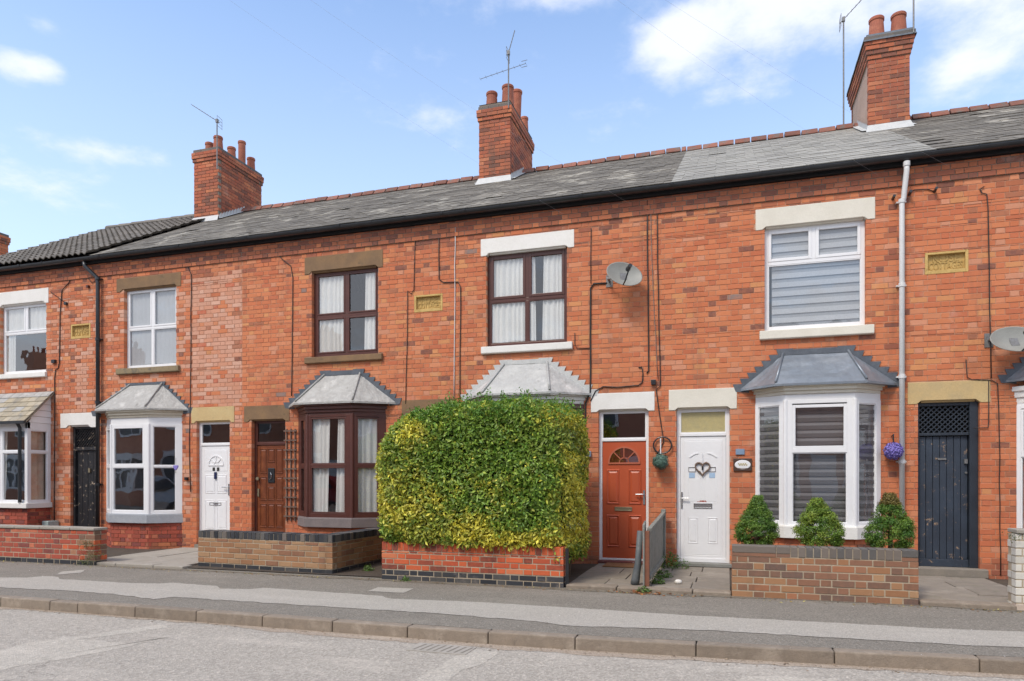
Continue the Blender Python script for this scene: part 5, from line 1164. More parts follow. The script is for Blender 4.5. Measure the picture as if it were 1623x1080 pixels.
# brickwork, roofs, gutters ---------------------------------------
for k, h in enumerate(houses):
    a, b = XB[k], XB[k + 1]
    mb = MB(); slab_with_holes(mb, a, b, -.1, WTOP, YF + .0055, YF + .12, OPEN[k]); w = mb.build('wall', MORTAR, h)
    mb = MB(); mb.box(a, b, YF + .12, YF + .125, WTOP - .6, WTOP + .1) ; mb.box(a, b, 17.8, 18.0, -.1, 5.5); mb.box(a - .002, a + .03, YF + .13, 17.8, -.1, 5.5); mb.box(b - .03, b + .002, YF + .13, 17.8, -.1, 5.5)
    mb.box(a + .03, b - .03, YF + .13, 17.8, -.1, .12); mb.box(a + .03, b - .03, YF + .13, 17.8, 2.72, 2.9); mb.box(a + .03, b - .03, YF + 3.2, YF + 3.25, .12, 5.4); mb.build('inner_wall', ROOM, h)
    lo = a + (0 if k else 0); items = []
    nA = int(round((5.17 + .02) / CH)); zA = -.02 + nA * CH
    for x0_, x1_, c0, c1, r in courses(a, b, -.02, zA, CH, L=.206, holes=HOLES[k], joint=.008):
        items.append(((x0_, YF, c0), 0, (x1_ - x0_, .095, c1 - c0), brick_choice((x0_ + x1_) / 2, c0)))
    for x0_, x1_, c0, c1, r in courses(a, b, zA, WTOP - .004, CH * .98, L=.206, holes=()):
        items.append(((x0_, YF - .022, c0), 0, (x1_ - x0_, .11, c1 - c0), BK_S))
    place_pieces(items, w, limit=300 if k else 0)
    mb = MB(); mb.box(a, b, YF - .014, YF + .01, zA + .002, WTOP - .01); mb.build('string_course_bed', MORTAR_D, w)
    if k < 2: rf = roof(h, a, b + (0 if k < 1 else 0), TILE, 'tile', seed=k + 1, limit=220, lift=.01)
    else: rf = roof(h, [0, 0, XB[2], XB[3], XB[4], X(1064, EY), 2.58][k], [0, 0, XB[3], XB[4], X(1064, EY), 2.58, XB[7]][k], SLATEL if k == 5 else SLATE, 'slate', seed=k + 1)
    gutter(h, a, b)
# chimneys (front face, side, tops measured)
def ch_pots(x0, x1, y0, y1, spec): return [(x0 + (x1 - x0) * a, y0 + (y1 - y0) * b, h, r0, r1) for a, b, h, r0, r1 in spec]
x0, x1, y0, y1 = -11.97, -11.27, 13.2, 14.75
chimney(H1, x0, x1, y0, y1, 7.30, 8.98, ch_pots(x0, x1, y0, y1, [(.72, .14, .36, .115, .095), (.75, .42, .30, .10, .09), (.75, .66, .62, .085, .085), (.75, .88, .36, .10, .09), (.25, .2, .3, .1, .09), (.25, .6, .3, .1, .09)]), brick_m=BK_C, label='left chimney with four terracotta pots and lichened cap')
x0, x1, y0, y1 = -4.83, -4.16, 13.17, 14.82
chimney(H3, x0, x1, y0, y1, 7.30, 8.90, ch_pots(x0, x1, y0, y1, [(.30, .14, .32, .12, .105), (.80, .16, .42, .125, .11), (.86, .46, .58, .085, .105), (.86, .80, .3, .09, .08)]), brick_m=BK_C, label='middle chimney with blue brick cap')
x0, x1, y0, y1 = X(1376, 13.08), X(1442, 13.08), 13.08, 14.75
chimney(H4, x0, x1, y0, y1, 7.28, 8.86, ch_pots(x0, x1, y0, y1, [(.26, .12, .40, .13, .11), (.80, .12, .40, .13, .11), (.2, .4, .22, .1, .09), (.5, .75, .3, .1, .09)]), brick_m=BK_C, side_render=True, caplead=True, label='right chimney with rendered side and lead-covered cap')
x0, x1, y0, y1 = -20.7, -20.0, 13.2, 14.75
chimney(H_L, x0, x1, y0, y1, 7.30, 8.98, ch_pots(x0, x1, y0, y1, [(.7, .2, .3, .1, .09), (.7, .7, .3, .1, .09)]), brick_m=BK_R, label='far left chimney cut by the frame edge')

# downpipes, cables ------------------------------------------------
def pline(pts, Y=YF - .01): return [(X(u, Y), Y, Z(u, v, Y)) for u, v in pts]
yp = YF - .07
mb = MB(); x = X(155, yp); mb.tube([(X(133, 10.15), 10.15, 5.46), (X(134, 10.15), 10.16, 5.38), (x - .02, yp, Z(155, 440, yp)), (x, yp, Z(155, 448, yp)), (x, yp, .05)], .036, 12)
dp = mb.build('downpipe', BLACKP, H0, smooth=True)
mb = MB()
for v in (444, 540, 640, 770): z = Z(155, v, yp); mb.tube([(x, yp, z), (x, yp, z + .05)], .046, 12); mb.box(x - .06, x + .06, yp + .03, YF, z + .015, z + .035)
mb.build('pipe_bracket', BLACKP, dp)
mb = MB(); x = X(1429.5, yp); mb.tube([(X(1437, 10.15), 10.15, 5.462), (X(1437, 10.15), 10.15, 5.34), (x + .02, yp, Z(1430, 315, yp)), (x, yp, Z(1430, 322, yp)), (x, yp, .12)], .034, 12)
dp = mb.build('downpipe', WPIPE, H4, smooth=True)
mb = MB(); mb.tube([(X(1437, 10.15), 10.15, 5.458), (X(1437, 10.15), 10.15, 5.40)], .042, 12)
for v in (322, 455, 600, 735): z = Z(1430, v, yp); mb.tube([(x, yp, z), (x, yp, z + .05)], .042, 12); mb.box(x - .06, x + .06, yp + .03, YF, z + .015, z + .035)
mb.build('pipe_bracket', WPIPE, dp)
def cable(h, pts, r=.006, m=BLKWALL, Y=YF - .012):
    P = pline(pts, Y)
    # sag and wander a little between clips
    out = [P[0]]
    for a, b in zip(P[:-1], P[1:]):
        n = max(1, int(math.dist(a, b) / .3))
        for k in range(1, n + 1): t = k / n; w = random.uniform(-.006, .006) if k < n else 0; out.append((a[0] + (b[0] - a[0]) * t + w, Y, a[2] + (b[2] - a[2]) * t))
    mb = MB(); mb.tube(out, r, 6); return mb.build('cable', m, h, smooth=True)
cable(H2, [(658, 378), (656, 459), (652, 466), (646, 461), (645, 560), (643, 640)])
cable(H2, [(696, 358), (696, 443), (703, 448), (726, 447), (730, 455), (729, 560), (729, 633)], .008)
cable(H2, [(721.5, 356), (720.5, 520), (719.5, 633)], .007, WPIPE)
cable(H3, [(937, 362), (936.5, 450)], .006)
cable(H3, [(962, 449), (941, 450), (936, 457), (935.5, 540), (935.5, 622), (928, 640), (927, 700), (924, 800), (921, 862)], .013)
cable(H3, [(935, 552), (914, 552), (911, 545), (911, 528)], .006)
cable(H3, [(1026, 318), (1026, 372), (1027.5, 500), (1028, 588), (1025, 592)], .010); cable(H3, [(1031.5, 322), (1032, 372), (1037, 500), (1043, 601)], .005, GREYC)
cable(H4, [(1041.5, 335), (1042, 372), (1044, 500), (1046.5, 612), (1040, 618), (1052, 700), (1040, 725)], .008)
cable(H3, [(1012, 583), (1017, 582), (1019, 592), (1018, 606), (1012, 611), (979, 614), (956, 613), (944, 620), (936, 636)], .009)
cable(H1, [(295, 405), (296, 420), (303, 435), (302.5, 560), (301.5, 640), (300, 700), (302, 780)], .007)
cable(H2, [(440, 400), (446, 410), (461, 422), (464, 440), (463, 540), (462, 628)], .007)
cable(H5, [(1560, 296), (1553, 300), (1556, 306), (1564, 308), (1566, 330), (1568, 430), (1570, 540), (1571, 600)], .007)
cable(H5, [(1531, 570), (1533, 598), (1540, 602), (1572, 603), (1581, 608), (1583, 650), (1585, 800), (1586, 912)], .006)
cable(H5, [(1543, 679), (1566, 678), (1567, 668), (1567, 604)], .006)
cable(H0, [(109, 432), (110, 447), (98, 461), (95, 500), (94, 575), (92, 584), (88, 586), (86.5, 600), (86.5, 700), (86, 830)], .009)
cable(H0, [(79, 462), (105, 481)], .005); cable(H1, [(137, 438), (146, 449), (152, 445)], .006)
cable(H5, [(1440, 306), (1450, 301), (1470, 300), (1481, 304)], .006)
def wallbox(h, u, v, w, hgt, m, name='junction_box', d=.05):
    x, z = X(u, YF), Z(u, v, YF); mb = MB(); mb.box(x - w / 2, x + w / 2, YF - d, YF - .001, z - hgt / 2, z + hgt / 2); return mb.build(name, m, h, bevel=.006)
wallbox(H3, 1036, 606.5, .07, .075, BLACKP); wallbox(H0, 87, 573.5, .09, .07, BLACKP); wallbox(H0, 106, 482, .06, .055, BLACKP, 'alarm_bell'); wallbox(H1, 297, 759, .06, .055, BLACKP, 'doorbell')
wallbox(H1, 141, 455, .05, .05, BROWNW, 'vent'); wallbox(H3, 933, 720, .08, .085, BLUESGN, 'house_number')
mb = MB()
for u, v in ((1481, 304), (1415, 316), (1441, 309)): x, z = X(u, YF), Z(u, v, YF); mb.tube([(x, YF, z), (x, YF - .10, z + .01)], .02, 6)
mb.build('old_fixing', BLACKP, H5)
# bracket with ring for the ball
# ------------------------------------------------------------------ aerials and wires
def ex_mid(t, b, top):
    mb = MB(); c = b + Vector((0, 0, .78)); v = Vector((.60, 0, .09)); mb.tube([c - v, c + v * .6], .005, 6)
    for k in range(9): p = c - v + v * 1.6 * k / 8; mb.tube([p - Vector((0, .05, .0)), p + Vector((0, .05, .0))], .0025, 5)
    for dz in (-.06, .06): mb.tube([c + v * .55 + Vector((-.06, 0, dz)), c + v * .55 + Vector((.06, 0, dz + .01))], .005, 5)
    mb.build('lower_boom', GALV, t)
YA = 13.12
aerial((X(344, YA), YA, Z(344, 268, YA)), Z(344, 192, YA) - Z(344, 268, YA), (-.62, -.1, .42), 9, 'bare aerial pointing up left on the leftmost chimney', .12)
aerial((X(806, YA), YA, Z(806, 172, YA)), Z(806, 84, YA) - Z(806, 172, YA), (.13, 0, .42), 8, 'tall aerial with a second lower boom on the middle chimney', .05, 0, ex_mid)
aerial((X(1337, 14.1), 14.1, Z(1337, 203, 14.1)), Z(1337, 31, 14.1) - Z(1337, 203, 14.1), (.55, 0, .55), 8, 'tall thin aerial standing on the ridge left of the right chimney', .08)
aerial((X(1448, 13.0), 13.0, Z(1448, 52, 13.0)), .95, (0, -.4, .1), 3, 'aerial rising from the lead cap of the right chimney', .15)
PALEW = mat('pale_wire', (.6, .62, .65), (.5, .5, .5), rough=.5, bmp=0)
wt = thing('telephone_wire', (X(1010, YF), YF, 5.3), 'thin overhead telephone wires rising from the eaves towards the road', 'wire')
for u, v, u2, v2 in ((1515, 270, 1226, 72), (1392, 278, 1155, 92), (1000, 324, 722, 124), (893, 340, 600, 130)):
    e = Vector((X(u, 10.1), 10.1, Z(u, v, 10.1))); d = None
    f_ = Vector((X(u2, 7.2), 7.2, Z(u2, v2, 7.2))) - e; P = []
    mb = MB()
    for k in range(25): t = k / 24; p = e + f_ * t * 3.0; p.z -= .25 * math.sin(math.pi * t); P.append(p)
    mb.tube(P, .0007, 4); mb.build('wire', PALEW, wt)


# ------------------------------------------------------------------ satellite dishes
def dish(c, nrm, a, b, label, rotate=0, arm=True, wallpt=None):
    c = Vector(c); n = Vector(nrm).normalized(); rt = n.cross(Vector((0, 0, 1))).normalized(); up = rt.cross(n); 
    ca, sa = math.cos(rotate), math.sin(rotate); rt, up = rt * ca + up * sa, up * ca - rt * sa
    t = thing('satellite_dish', c, label, 'satellite dish'); mb = MB(); N = 28; rings = [0, .2, .4, .6, .8, .95, 1]
    vs = []
    for side in (0, 1):
        for r in rings:
            for k in range(N): th = 2 * math.pi * k / N; vs.append(c + rt * (a * r * math.cos(th)) + up * (b * r * math.sin(th)) + n * (.07 * r * r - .07 - side * .008))
    fs = []; K = len(rings)
    for s_ in (0, 1):
        for i in range(K - 1):
            for k in range(N):
                q = (s_ * K * N + i * N + k, s_ * K * N + i * N + (k + 1) % N, s_ * K * N + (i + 1) * N + (k + 1) % N, s_ * K * N + (i + 1) * N + k); fs.append(q if s_ == 0 else q[::-1])
    i = K - 1
    for k in range(N): fs.append((i * N + k, i * N + (k + 1) % N, K * N + i * N + (k + 1) % N, K * N + i * N + k))
    mb.add(vs, fs); mb.build('reflector', DISHM, t, smooth=True)
    tip = c + n * .26 - up * b * .55; mb = MB(); mb.tube([c - up * b * .95 - n * .01, c - up * b * 1.02 + n * .08, tip], .011, 6); mb.build('lnb_arm', BLACKP, t)
    mb = MB(); mb.tube([tip + n * .05 + up * .01, tip - n * .06 + up * .04], .028, 10); mb.tube([tip - n * .06 + up * .04, tip - n * .09 + up * .05], .035, 10); mb.build('lnb', BLACKP, t)
    w = Vector(wallpt); mb = MB(); mb.tube([w, w + Vector((0, -.14, 0)), c - n * .09], .018, 8); mb.box(w.x - .05, w.x + .05, w.y - .012, w.y, w.z - .09, w.z + .09); mb.beam(c - n * .12, c - n * .06, .10, .12); mb.build('wall_bracket', GALV, t)
    return t
yd = YF - .28
dish((X(990, yd), yd, Z(990, 434, yd)), (.42, -.85, .38), .27, .205, 'grey satellite dish on the wall right of the brown upper window', .22, wallpt=(X(966, YF), YF, Z(966, 446, YF)))
dish((X(1612, yd), yd, Z(1612, 537, yd)), (.15, -.85, .5), .31, .20, 'grey satellite dish cut by the right edge of the photo', -.05, wallpt=(X(1567, YF), YF, Z(1567, 540, YF)))

# ------------------------------------------------------------------ front garden walls
def gwall(label, segs, h, core_m, brick_m, base_m=None, base_rows=1, cop='none', ch=.078, th=.215, bond='flemish', name='garden_wall', joint=.013, group='low brick garden walls'):
    """segs: corner points of the outer face, left to right"""
    t = thing(name, (segs[0][0], segs[0][1], 0), label, 'garden wall', group); cm_ = MB()
    items = []
    for si, (p, q) in enumerate(zip(segs[:-1], segs[1:])):
        F = Facet(p, q); L = F.L; top = h
        copH = .0
        if cop == 'edge': copH = .105
        if cop == 'soldier': copH = .11
        if cop == 'mixed': copH = .115
        if cop == 'flat': copH = .04
        o0 = .006
        vs = [F.P(a, o, z) for z in (-.05, top - copH * (1 if cop == 'flat' else .06) - .006) for a, o in ((.006, -.005), (L - .006, -.005), (L - .006, -th + .005), (.006, -th + .005))]
        cm_.add(vs, [(0, 1, 5, 4), (1, 2, 6, 5), (2, 3, 7, 6), (3, 0, 4, 7), (4, 5, 6, 7)])
        for side in (0, 1):
            G_ = F if side == 0 else Facet(tuple(F.P(L, -th, 0))[:2], tuple(F.P(0, -th, 0))[:2])
            rows = courses(0, L, -.01, top - copH, ch, holes=(), bond=bond, joint=joint)
            for a0, a1, c0, c1, r in rows:
                m = brick_m(r, a0 + G_.o.x) if callable(brick_m) else brick_m
                if base_m and r < base_rows: m = base_m
                P_ = G_.P(a0, 0, c0); items.append((tuple(P_), G_.rz, (a1 - a0, .10, c1 - c0), m))
        # end faces
        for (e0, e1) in ((F.P(0, -th, 0), F.P(0, 0, 0)), (F.P(L, 0, 0), F.P(L, -th, 0))):
            E = Facet((e0.x, e0.y), (e1.x, e1.y))
            n = int((top - copH + .01) / ch)
            for r in range(n):
                m = base_m if base_m and r < base_rows else (brick_m(r, e0.x) if callable(brick_m) else brick_m)
                P_ = E.P(.102 if r % 2 else .102, -.0, -.01 + r * ch + joint / 2)
                items.append((tuple(P_), E.rz, (max(.01, E.L - .204), .02, ch - joint), m))
        if cop in ('edge', 'soldier', 'mixed'):
            w = .0765; x = 0; k = 0
            while x < L - .03:
                b = min(x + w, L); edge = cop == 'mixed' and (x < L * .30 or x > L - .22)
                if edge:
                    ww = .46 if x < L * .3 else .22; b = min(x + ww, L)
                    if x < L * .3 and b > L * .33: b = L * .33
                    P_ = F.P(x + .003, .004, top - .075); items.append((tuple(P_), F.rz, (b - x - .006, th + .008, .072), BK_G)); P_ = F.P(x + .003, 0, top - copH); items.append((tuple(P_), F.rz, (b - x - .006, .10, .035), BK_D))
                else:
                    m = {'edge': BK_K, 'soldier': brick_m if not callable(brick_m) else brick_m(9, x), 'mixed': BK_G}[cop]
                    if cop == 'edge' and random.random() < .2: m = BK_G
                    P_ = F.P(x + .004, 0.002, top - copH + .004); items.append((tuple(P_), F.rz, (b - x - .009, th + .004, copH - .004 + random.uniform(-.004, .002)), m))
                x = b; k += 1
        if cop == 'flat':
            x = 0
            while x < L - .05:
                b = min(x + random.uniform(.5, .7), L); mb = MB(); F.box(mb, x + .003, b - .003, -th - .015, .015, top - copH, top + random.uniform(-.004, .003)); mb.build('coping_stone', FLAGL, t, bevel=.008); x = b
    o = cm_.build('mortar_core', core_m, t)
    place_pieces(items, t, limit=300, jit=.003)
    return t
Wa = gwall('old red brick wall with thin stone coping at the left edge', [(-16.5, 7.97), (X(150, 7.97), 7.97)], .56, MORTAR_L, lambda r, x: BK_L if (x < X(95, 7.97) or random.random() < .4) else (BK_W if random.random() < .5 else BK_D), BK_K, 1, 'flat')
y2 = 8.22
Wb = gwall('brown brick wall with black coping in front of the brown door', [(X(306, y2), y2 + .10), (X(530, y2), y2 - .05), (X(530, y2) + .02, YF - .02)], .535, MORTAR_L, BK_B, BK_K, 1, 'edge', bond='stretcher')
Wc = gwall('bright red brick wall on black base under the hedge', [(X(605, 8.0), 8.0), (X(893, 8.0), 8.0)], .485, MORTAR_L, lambda r, x: BK_W, BK_K, 2, 'soldier', ch=.0705)
Wd = gwall('dark brown brick wall in front of the white bay with topiary', [(X(1160, 8.0), 8.0), (X(1456, 8.0), 8.0)], .565, MORTAR_L, lambda r, x: BK_D if random.random() < .75 else BK_B, None, 0, 'mixed')
We = gwall('whitewashed stone wall with grey coping at the right edge', [(X(1610, 8.0), 8.0), (4.6, 8.0)], .80, MORTAR_L, BK_WH, None, 0, 'flat', name='garden_wall')
mb = MB(); x = X(897, 8.0); mb.box(x - .012, x + .022, 8.02, 8.06, .02, .47); mb.build('gate_post', BLACKP, Wc)
# moss on the ends
def moss(pts, seed, n=400, r=.12, tint=(.10, .13, .03), name='moss_tufts', size=.012):
    rr = np.random.default_rng(seed); P = []; 
    for p in pts: P.append(np.array(p) + rr.normal(0, 1, (n, 3)) * np.array([r, r * .3, r * .35]))
    return np.concatenate(P)
# ------------------------------------------------------------------ paving in front of the doors
pv = thing('paving', (0, 8.1, 0), 'worn paving slabs in front of the doors', None); pv['kind'] = 'structure'
def slabs(x0, x1, y0, y1, m, nx, ny, z=.035, seed=0):
    rr = random.Random(seed); ys = [y0 + (y1 - y0) * k / ny for k in range(ny + 1)]
    for j in range(ny):
        xs_ = [x0 + (x1 - x0) * (k + (0 if k in (0, nx) else rr.uniform(-.12, .12) + (.25 if j % 2 else 0))) / nx for k in range(nx + 1)]
        for i in range(nx):
            mb = MB(); dz = rr.uniform(-.006, .006); mb.box(xs_[i] + .005, xs_[i + 1] - .005, ys[j] + .005, ys[j + 1] - .005, -.02, z + dz); mb.build('paving_slab', m, pv, bevel=.006)
slabs(X(900, 8.15), X(1158, 8.15) + .0, 8.19, YF - .06, FLAG, 4, 4, .035, 1)
slabs(X(1457, 8.15), X(1612, 8.15) + .35, 8.19, YF - .11, FLAG, 2, 4, .035, 2)
slabs(X(148, 8.2) - .2, X(303, 8.3), 8.19, YF - .03, FLAGL, 3, 3, .035, 3)
def edging(x0, x1, y, m, seed):
    rr = random.Random(seed); x = x0
    while x < x1 - .05:
        b = min(x + rr.uniform(.55, .95), x1); mb = MB(); mb.box(x + .004, b - .004, y - .02, y + .17, -.03, .045 + rr.uniform(-.004, .003)); mb.build('edging_stone', m, pv, bevel=.014); x = b
edging(X(893, 8.0) + .03, X(1160, 8.0) - .005, 8.0, KERB, 1); edging(X(1456, 8.0) + .01, X(1612, 8.0), 8.0, KERB, 2); edging(X(130, 8.0), X(306, 8.2), 8.02, FLAGL, 3)
mb = MB(); mb.box(X(958, 10), X(1015, 10), YF - .48, YF - .08, .034, .052); tag(mb.build('doormat', COIR, bevel=.006), 'brown coir doormat in front of the orange-red door', 'doormat')
# divider fence between the two doors
xf = -.895; ft = thing('fence_panel', (xf, 8.2, 0), 'short weathered grey timber fence between the red and white doors', 'fence')
mb = MB(); mb.box(xf - .03, xf + .025, 8.14, 8.20, .02, .69); mb.build('front_post', REDWOOD, ft, bevel=.004)
mb = MB(); mb.add([(xf - .045, 8.12, .02), (xf - .028, 8.12, .02), (xf - .028, 8.12, .76), (xf - .05, 8.12, .76), (xf - .045, 8.3, .02), (xf - .028, 8.3, .02), (xf - .028, 8.3, .80), (xf - .05, 8.3, .80)], [(0, 1, 2, 3), (1, 5, 6, 2), (5, 4, 7, 6), (4, 0, 3, 7), (3, 2, 6, 7)]); mb.build('cover_board', OLDWOOD, ft)
for k in range(5):
    ya, yb_ = 8.22 + k * .4, 8.22 + (k + 1) * .4 - .008; h0 = .69 + .022 * k
    mb = MB(); mb.add([(xf - .012, ya, .09), (xf - .012, yb_, .10), (xf - .012, yb_, h0 + .03), (xf - .012, ya, h0), (xf + .012, ya, .09), (xf + .012, yb_, .10), (xf + .012, yb_, h0 + .03), (xf + .012, ya, h0)], [(0, 3, 2, 1), (4, 5, 6, 7), (0, 4, 7, 3), (1, 2, 6, 5), (3, 7, 6, 2)]); mb.build('fence_board', OLDWOOD, ft)
mb = MB(); mb.beam((xf + .02, 8.2, .70), (xf + .02, 10.2, .81), .05, .04); mb.beam((xf + .022, 8.2, .14), (xf + .022, 10.2, .16), .04, .05); mb.build('rail', OLDWOOD, ft, bevel=.004)
mb = MB(); mb.box(xf - .02, xf + .045, 10.12, 10.2, .02, .86); mb.build('rear_post', OLDWOOD, ft, bevel=.01)
mb = MB(); mb.tube([(xf - .16, 8.28, .04), (xf - .15, 8.28, .10), (xf - .12, 8.28, .30), (xf - .10, 8.3, .68)], [.052, .050, .040, .034], 12); tag(mb.build('leaning_post', mat('dark_painted_post', (.10, .115, .125), (.15, .16, .16), scale=9, rough=.6, bmp=.4), smooth=True), 'dark round post leaning against the short fence', 'post')
# trellis between brown door and brown bay
tr_ = thing('trellis', (X(462, YF), YF - .04, .3), 'narrow dark wooden trellis between the brown door and brown bay', 'trellis')
xa, xb = X(451.5, YF - .03), X(469, YF - .03); zt_, zb_ = Z(460, 682, YF), Z(460, 826, YF)
for k in range(3): x = xa + (xb - xa) * (.12 + .38 * k); mb = MB(); mb.box(x - .011, x + .011, YF - .025, YF - .008, zb_, zt_ + .02); mb.build('upright', TRELLIS, tr_)
for k in range(10): z = zt_ - (zt_ - zb_) * (k + .1) / 9.6; mb = MB(); mb.box(xa - .02, xb + .02, YF - .042, YF - .026, z - .013, z + .013); mb.build('slat', TRELLIS, tr_)

# ------------------------------------------------------------------ hung ornaments
def ball(name, c, r, m, label, cat, n=420, size=.035, seed=0, mb2=None):
    rr = np.random.default_rng(seed); t = thing(name, c, label, cat); mb = MB(); mb.lathe([(r * .86 * math.sin(math.pi * k / 8) + 1e-4, -r * .86 * math.cos(math.pi * k / 8)) for k in range(9)], c, 12); mb.build('core', m, t, smooth=True)
    mb = MB()
    for k in range(n):
        d = Vector(rr.normal(0, 1, 3)).normalized(); p = Vector(c) + d * r * rr.uniform(.86, 1.0); s = d.cross(Vector(rr.normal(0, 1, 3))).normalized(); q = d.cross(s); e = size * rr.uniform(.5, .8)
        mb.add([p - s * e * .5, p + q * e * .4 + d * e * .4, p + s * e * .5 + d * e * .2, p - q * e * .4 + d * e * .3], [(0, 1, 2, 3)])
    mb.build('petals' if 'flower' in name else 'leaves', m, t, kind='stuff')
    return t
yo = YF - .13
c = (X(1047, yo), yo, Z(1047, 732, yo)); t = ball('topiary_ball', c, .118, TEAL, 'green topiary ball hanging under a black ring between the doors', 'topiary ball', seed=1)
mb = MB(); rz = Z(1050, 706, YF - .03); xc = X(1050, YF - .03)
mb.tube([(xc + .13 * math.cos(k * math.pi / 12), YF - .035 - .0, rz + .12 * math.sin(k * math.pi / 12)) for k in range(25)], .011, 8); mb.build('hanging_ring', BLACKP, t)
mb = MB(); mb.tube([(c[0], yo, c[2] + .11), (c[0], yo, Z(1047, 695, yo))], .009, 6); mb.build('hanging_cord', WHITE, t)
c = (X(1416, yo), yo, Z(1416, 715, yo)); t = ball('flower_ball', c, .112, PURPLE, 'purple artificial flower ball hanging beside the white downpipe', 'flower ball', 480, .045, 2)
mb = MB(); zz = Z(1416, 692, YF); mb.tube([(X(1413, YF), YF, zz), (X(1413, YF), YF - .13, zz + .02), (c[0], yo, zz + .0), (c[0], yo, c[2] + .1)], .008, 6); mb.build('wall_hook', BLACKP, t)
# heart wreath
t = thing('heart_wreath', tuple(F4.P(L4 / 2, .02, zt4 - s4 * .27)), 'heart-shaped twig wreath hanging on the white front door', 'wreath')
hc = (L4 / 2 - .005, zt4 - s4 * .255); rrn = random.Random(4)
for k in range(4):
    P = []
    for j in range(41):
        a_ = 2 * math.pi * j / 40; hx = 16 * math.sin(a_) ** 3; hy = 13 * math.cos(a_) - 5 * math.cos(2 * a_) - 2 * math.cos(3 * a_) - math.cos(4 * a_); sc_ = .0064
        P.append(F4.P(hc[0] + hx * sc_ + rrn.uniform(-.004, .004), .008 + .008 * math.sin(j * 1.3 + k * 1.6), hc[1] + hy * sc_ + rrn.uniform(-.004, .004) + .008 * math.cos(j * 1.3 + k * 1.6)))
    mb = MB(); mb.tube(P, .0075, 6); mb.build('twig', TWIG, t)
mb = MB(); mb.tube([F4.P(hc[0], .004, hc[1] + .05), F4.P(hc[0], .004, hc[1] + .22)], .004, 5); mb.build('ribbon', WHITE, t)
mb = MB(); mb.beam(F4.P(hc[0], .012, hc[1] - .03), F4.P(hc[0], .012, hc[1] + .05), .022, .008); mb.build('tag', BLACKP, t)
# house name sign and plate
F = Facet((X(1160, YF), YF), (X(1193, YF), YF)); z0, z1 = Z(1160, 747, YF), Z(1160, 727, YF); t = thing('house_sign', tuple(F.P(F.L / 2, 0, z0)), 'dark wooden name sign with white oval beside the white door', 'sign')
mb = MB(); F.box(mb, .02, F.L - .01, 0, .022, z0, z1); mb.build('board', WOODSIGN, t, bevel=.006)
mb = MB(); cx_, cz_ = F.L / 2 + .005, (z0 + z1) / 2; mb.add([F.P(cx_ + .100 * math.cos(k * math.pi / 16), .028, cz_ + .060 * math.sin(k * math.pi / 16)) for k in range(32)] + [F.P(cx_ + .107 * math.cos(k * math.pi / 16), .022, cz_ + .066 * math.sin(k * math.pi / 16)) for k in range(32)], [tuple(range(32))] + [(k, 32 + k, 32 + (k + 1) % 32, (k + 1) % 32) for k in range(32)]); ov = mb.build('oval_plate', WHITE, t)
GOLD = mat('gold_lettering', (.50, .40, .12), (.4, .3, .1), rough=.5, bmp=0)
mb = MB(); mb.tube([F.P(cx_ - .06 + .12 * k / 24, .030, cz_ + .004 + .018 * math.sin(k * 1.05)) for k in range(25)], .004, 5); mb.build('lettering', GOLD, t)
mb = MB(); mb.beam(F.P(cx_ - .06, .0292, cz_ - .05), F.P(cx_ + .06, .0292, cz_ - .05), .006, .001, up=F.n); mb.build('scroll', TWIG, t)
F = Facet((X(1166, YF), YF), (X(1180, YF), YF)); mb = MB(); F.box(mb, 0, F.L, 0, .02, Z(1166, 721, YF), Z(1166, 712, YF)); tag(mb.build('number_plate', BLUESGN, bevel=.003), 'small faded blue-grey plate on the brick above the name sign', 'plate')
# small purple heart charm by the left bay
c = Vector((X(282, 10.1), 10.05, Z(282, 741, 10.1))); t = thing('heart_charm', c, 'small purple heart charm hanging on the left white bay', 'ornament'); P = []
for j in range(24):
    a_ = 2 * math.pi * j / 24; P.append((c.x + 16 * math.sin(a_) ** 3 * .0032, c.z + (13 * math.cos(a_) - 5 * math.cos(2 * a_) - 2 * math.cos(3 * a_)) * .0034))
mb = MB(); mb.prism_y(P[::-1], c.y - .012, c.y + .012); mb.build('heart', PURPLE, t, bevel=.004); mb = MB(); mb.tube([(c.x, c.y, c.z + .03), (c.x, c.y, c.z + .17)], .003, 5); mb.tube([(c.x, c.y, c.z - .05), (c.x, c.y, c.z - .11)], .004, 5); mb.build('cord', BLKWALL, t)
# pale meter box behind the left wall
mb = MB(); mb.box(X(70, 10.1), X(80, 10.1), 10.05, 10.28, .02, Z(75, 826, 10.1)); tag(mb.build('meter_box', mat('pale_green_box', (.42, .50, .48), rough=.5, bmp=0), bevel=.01), 'small pale green meter box behind the left brick wall', 'meter box')

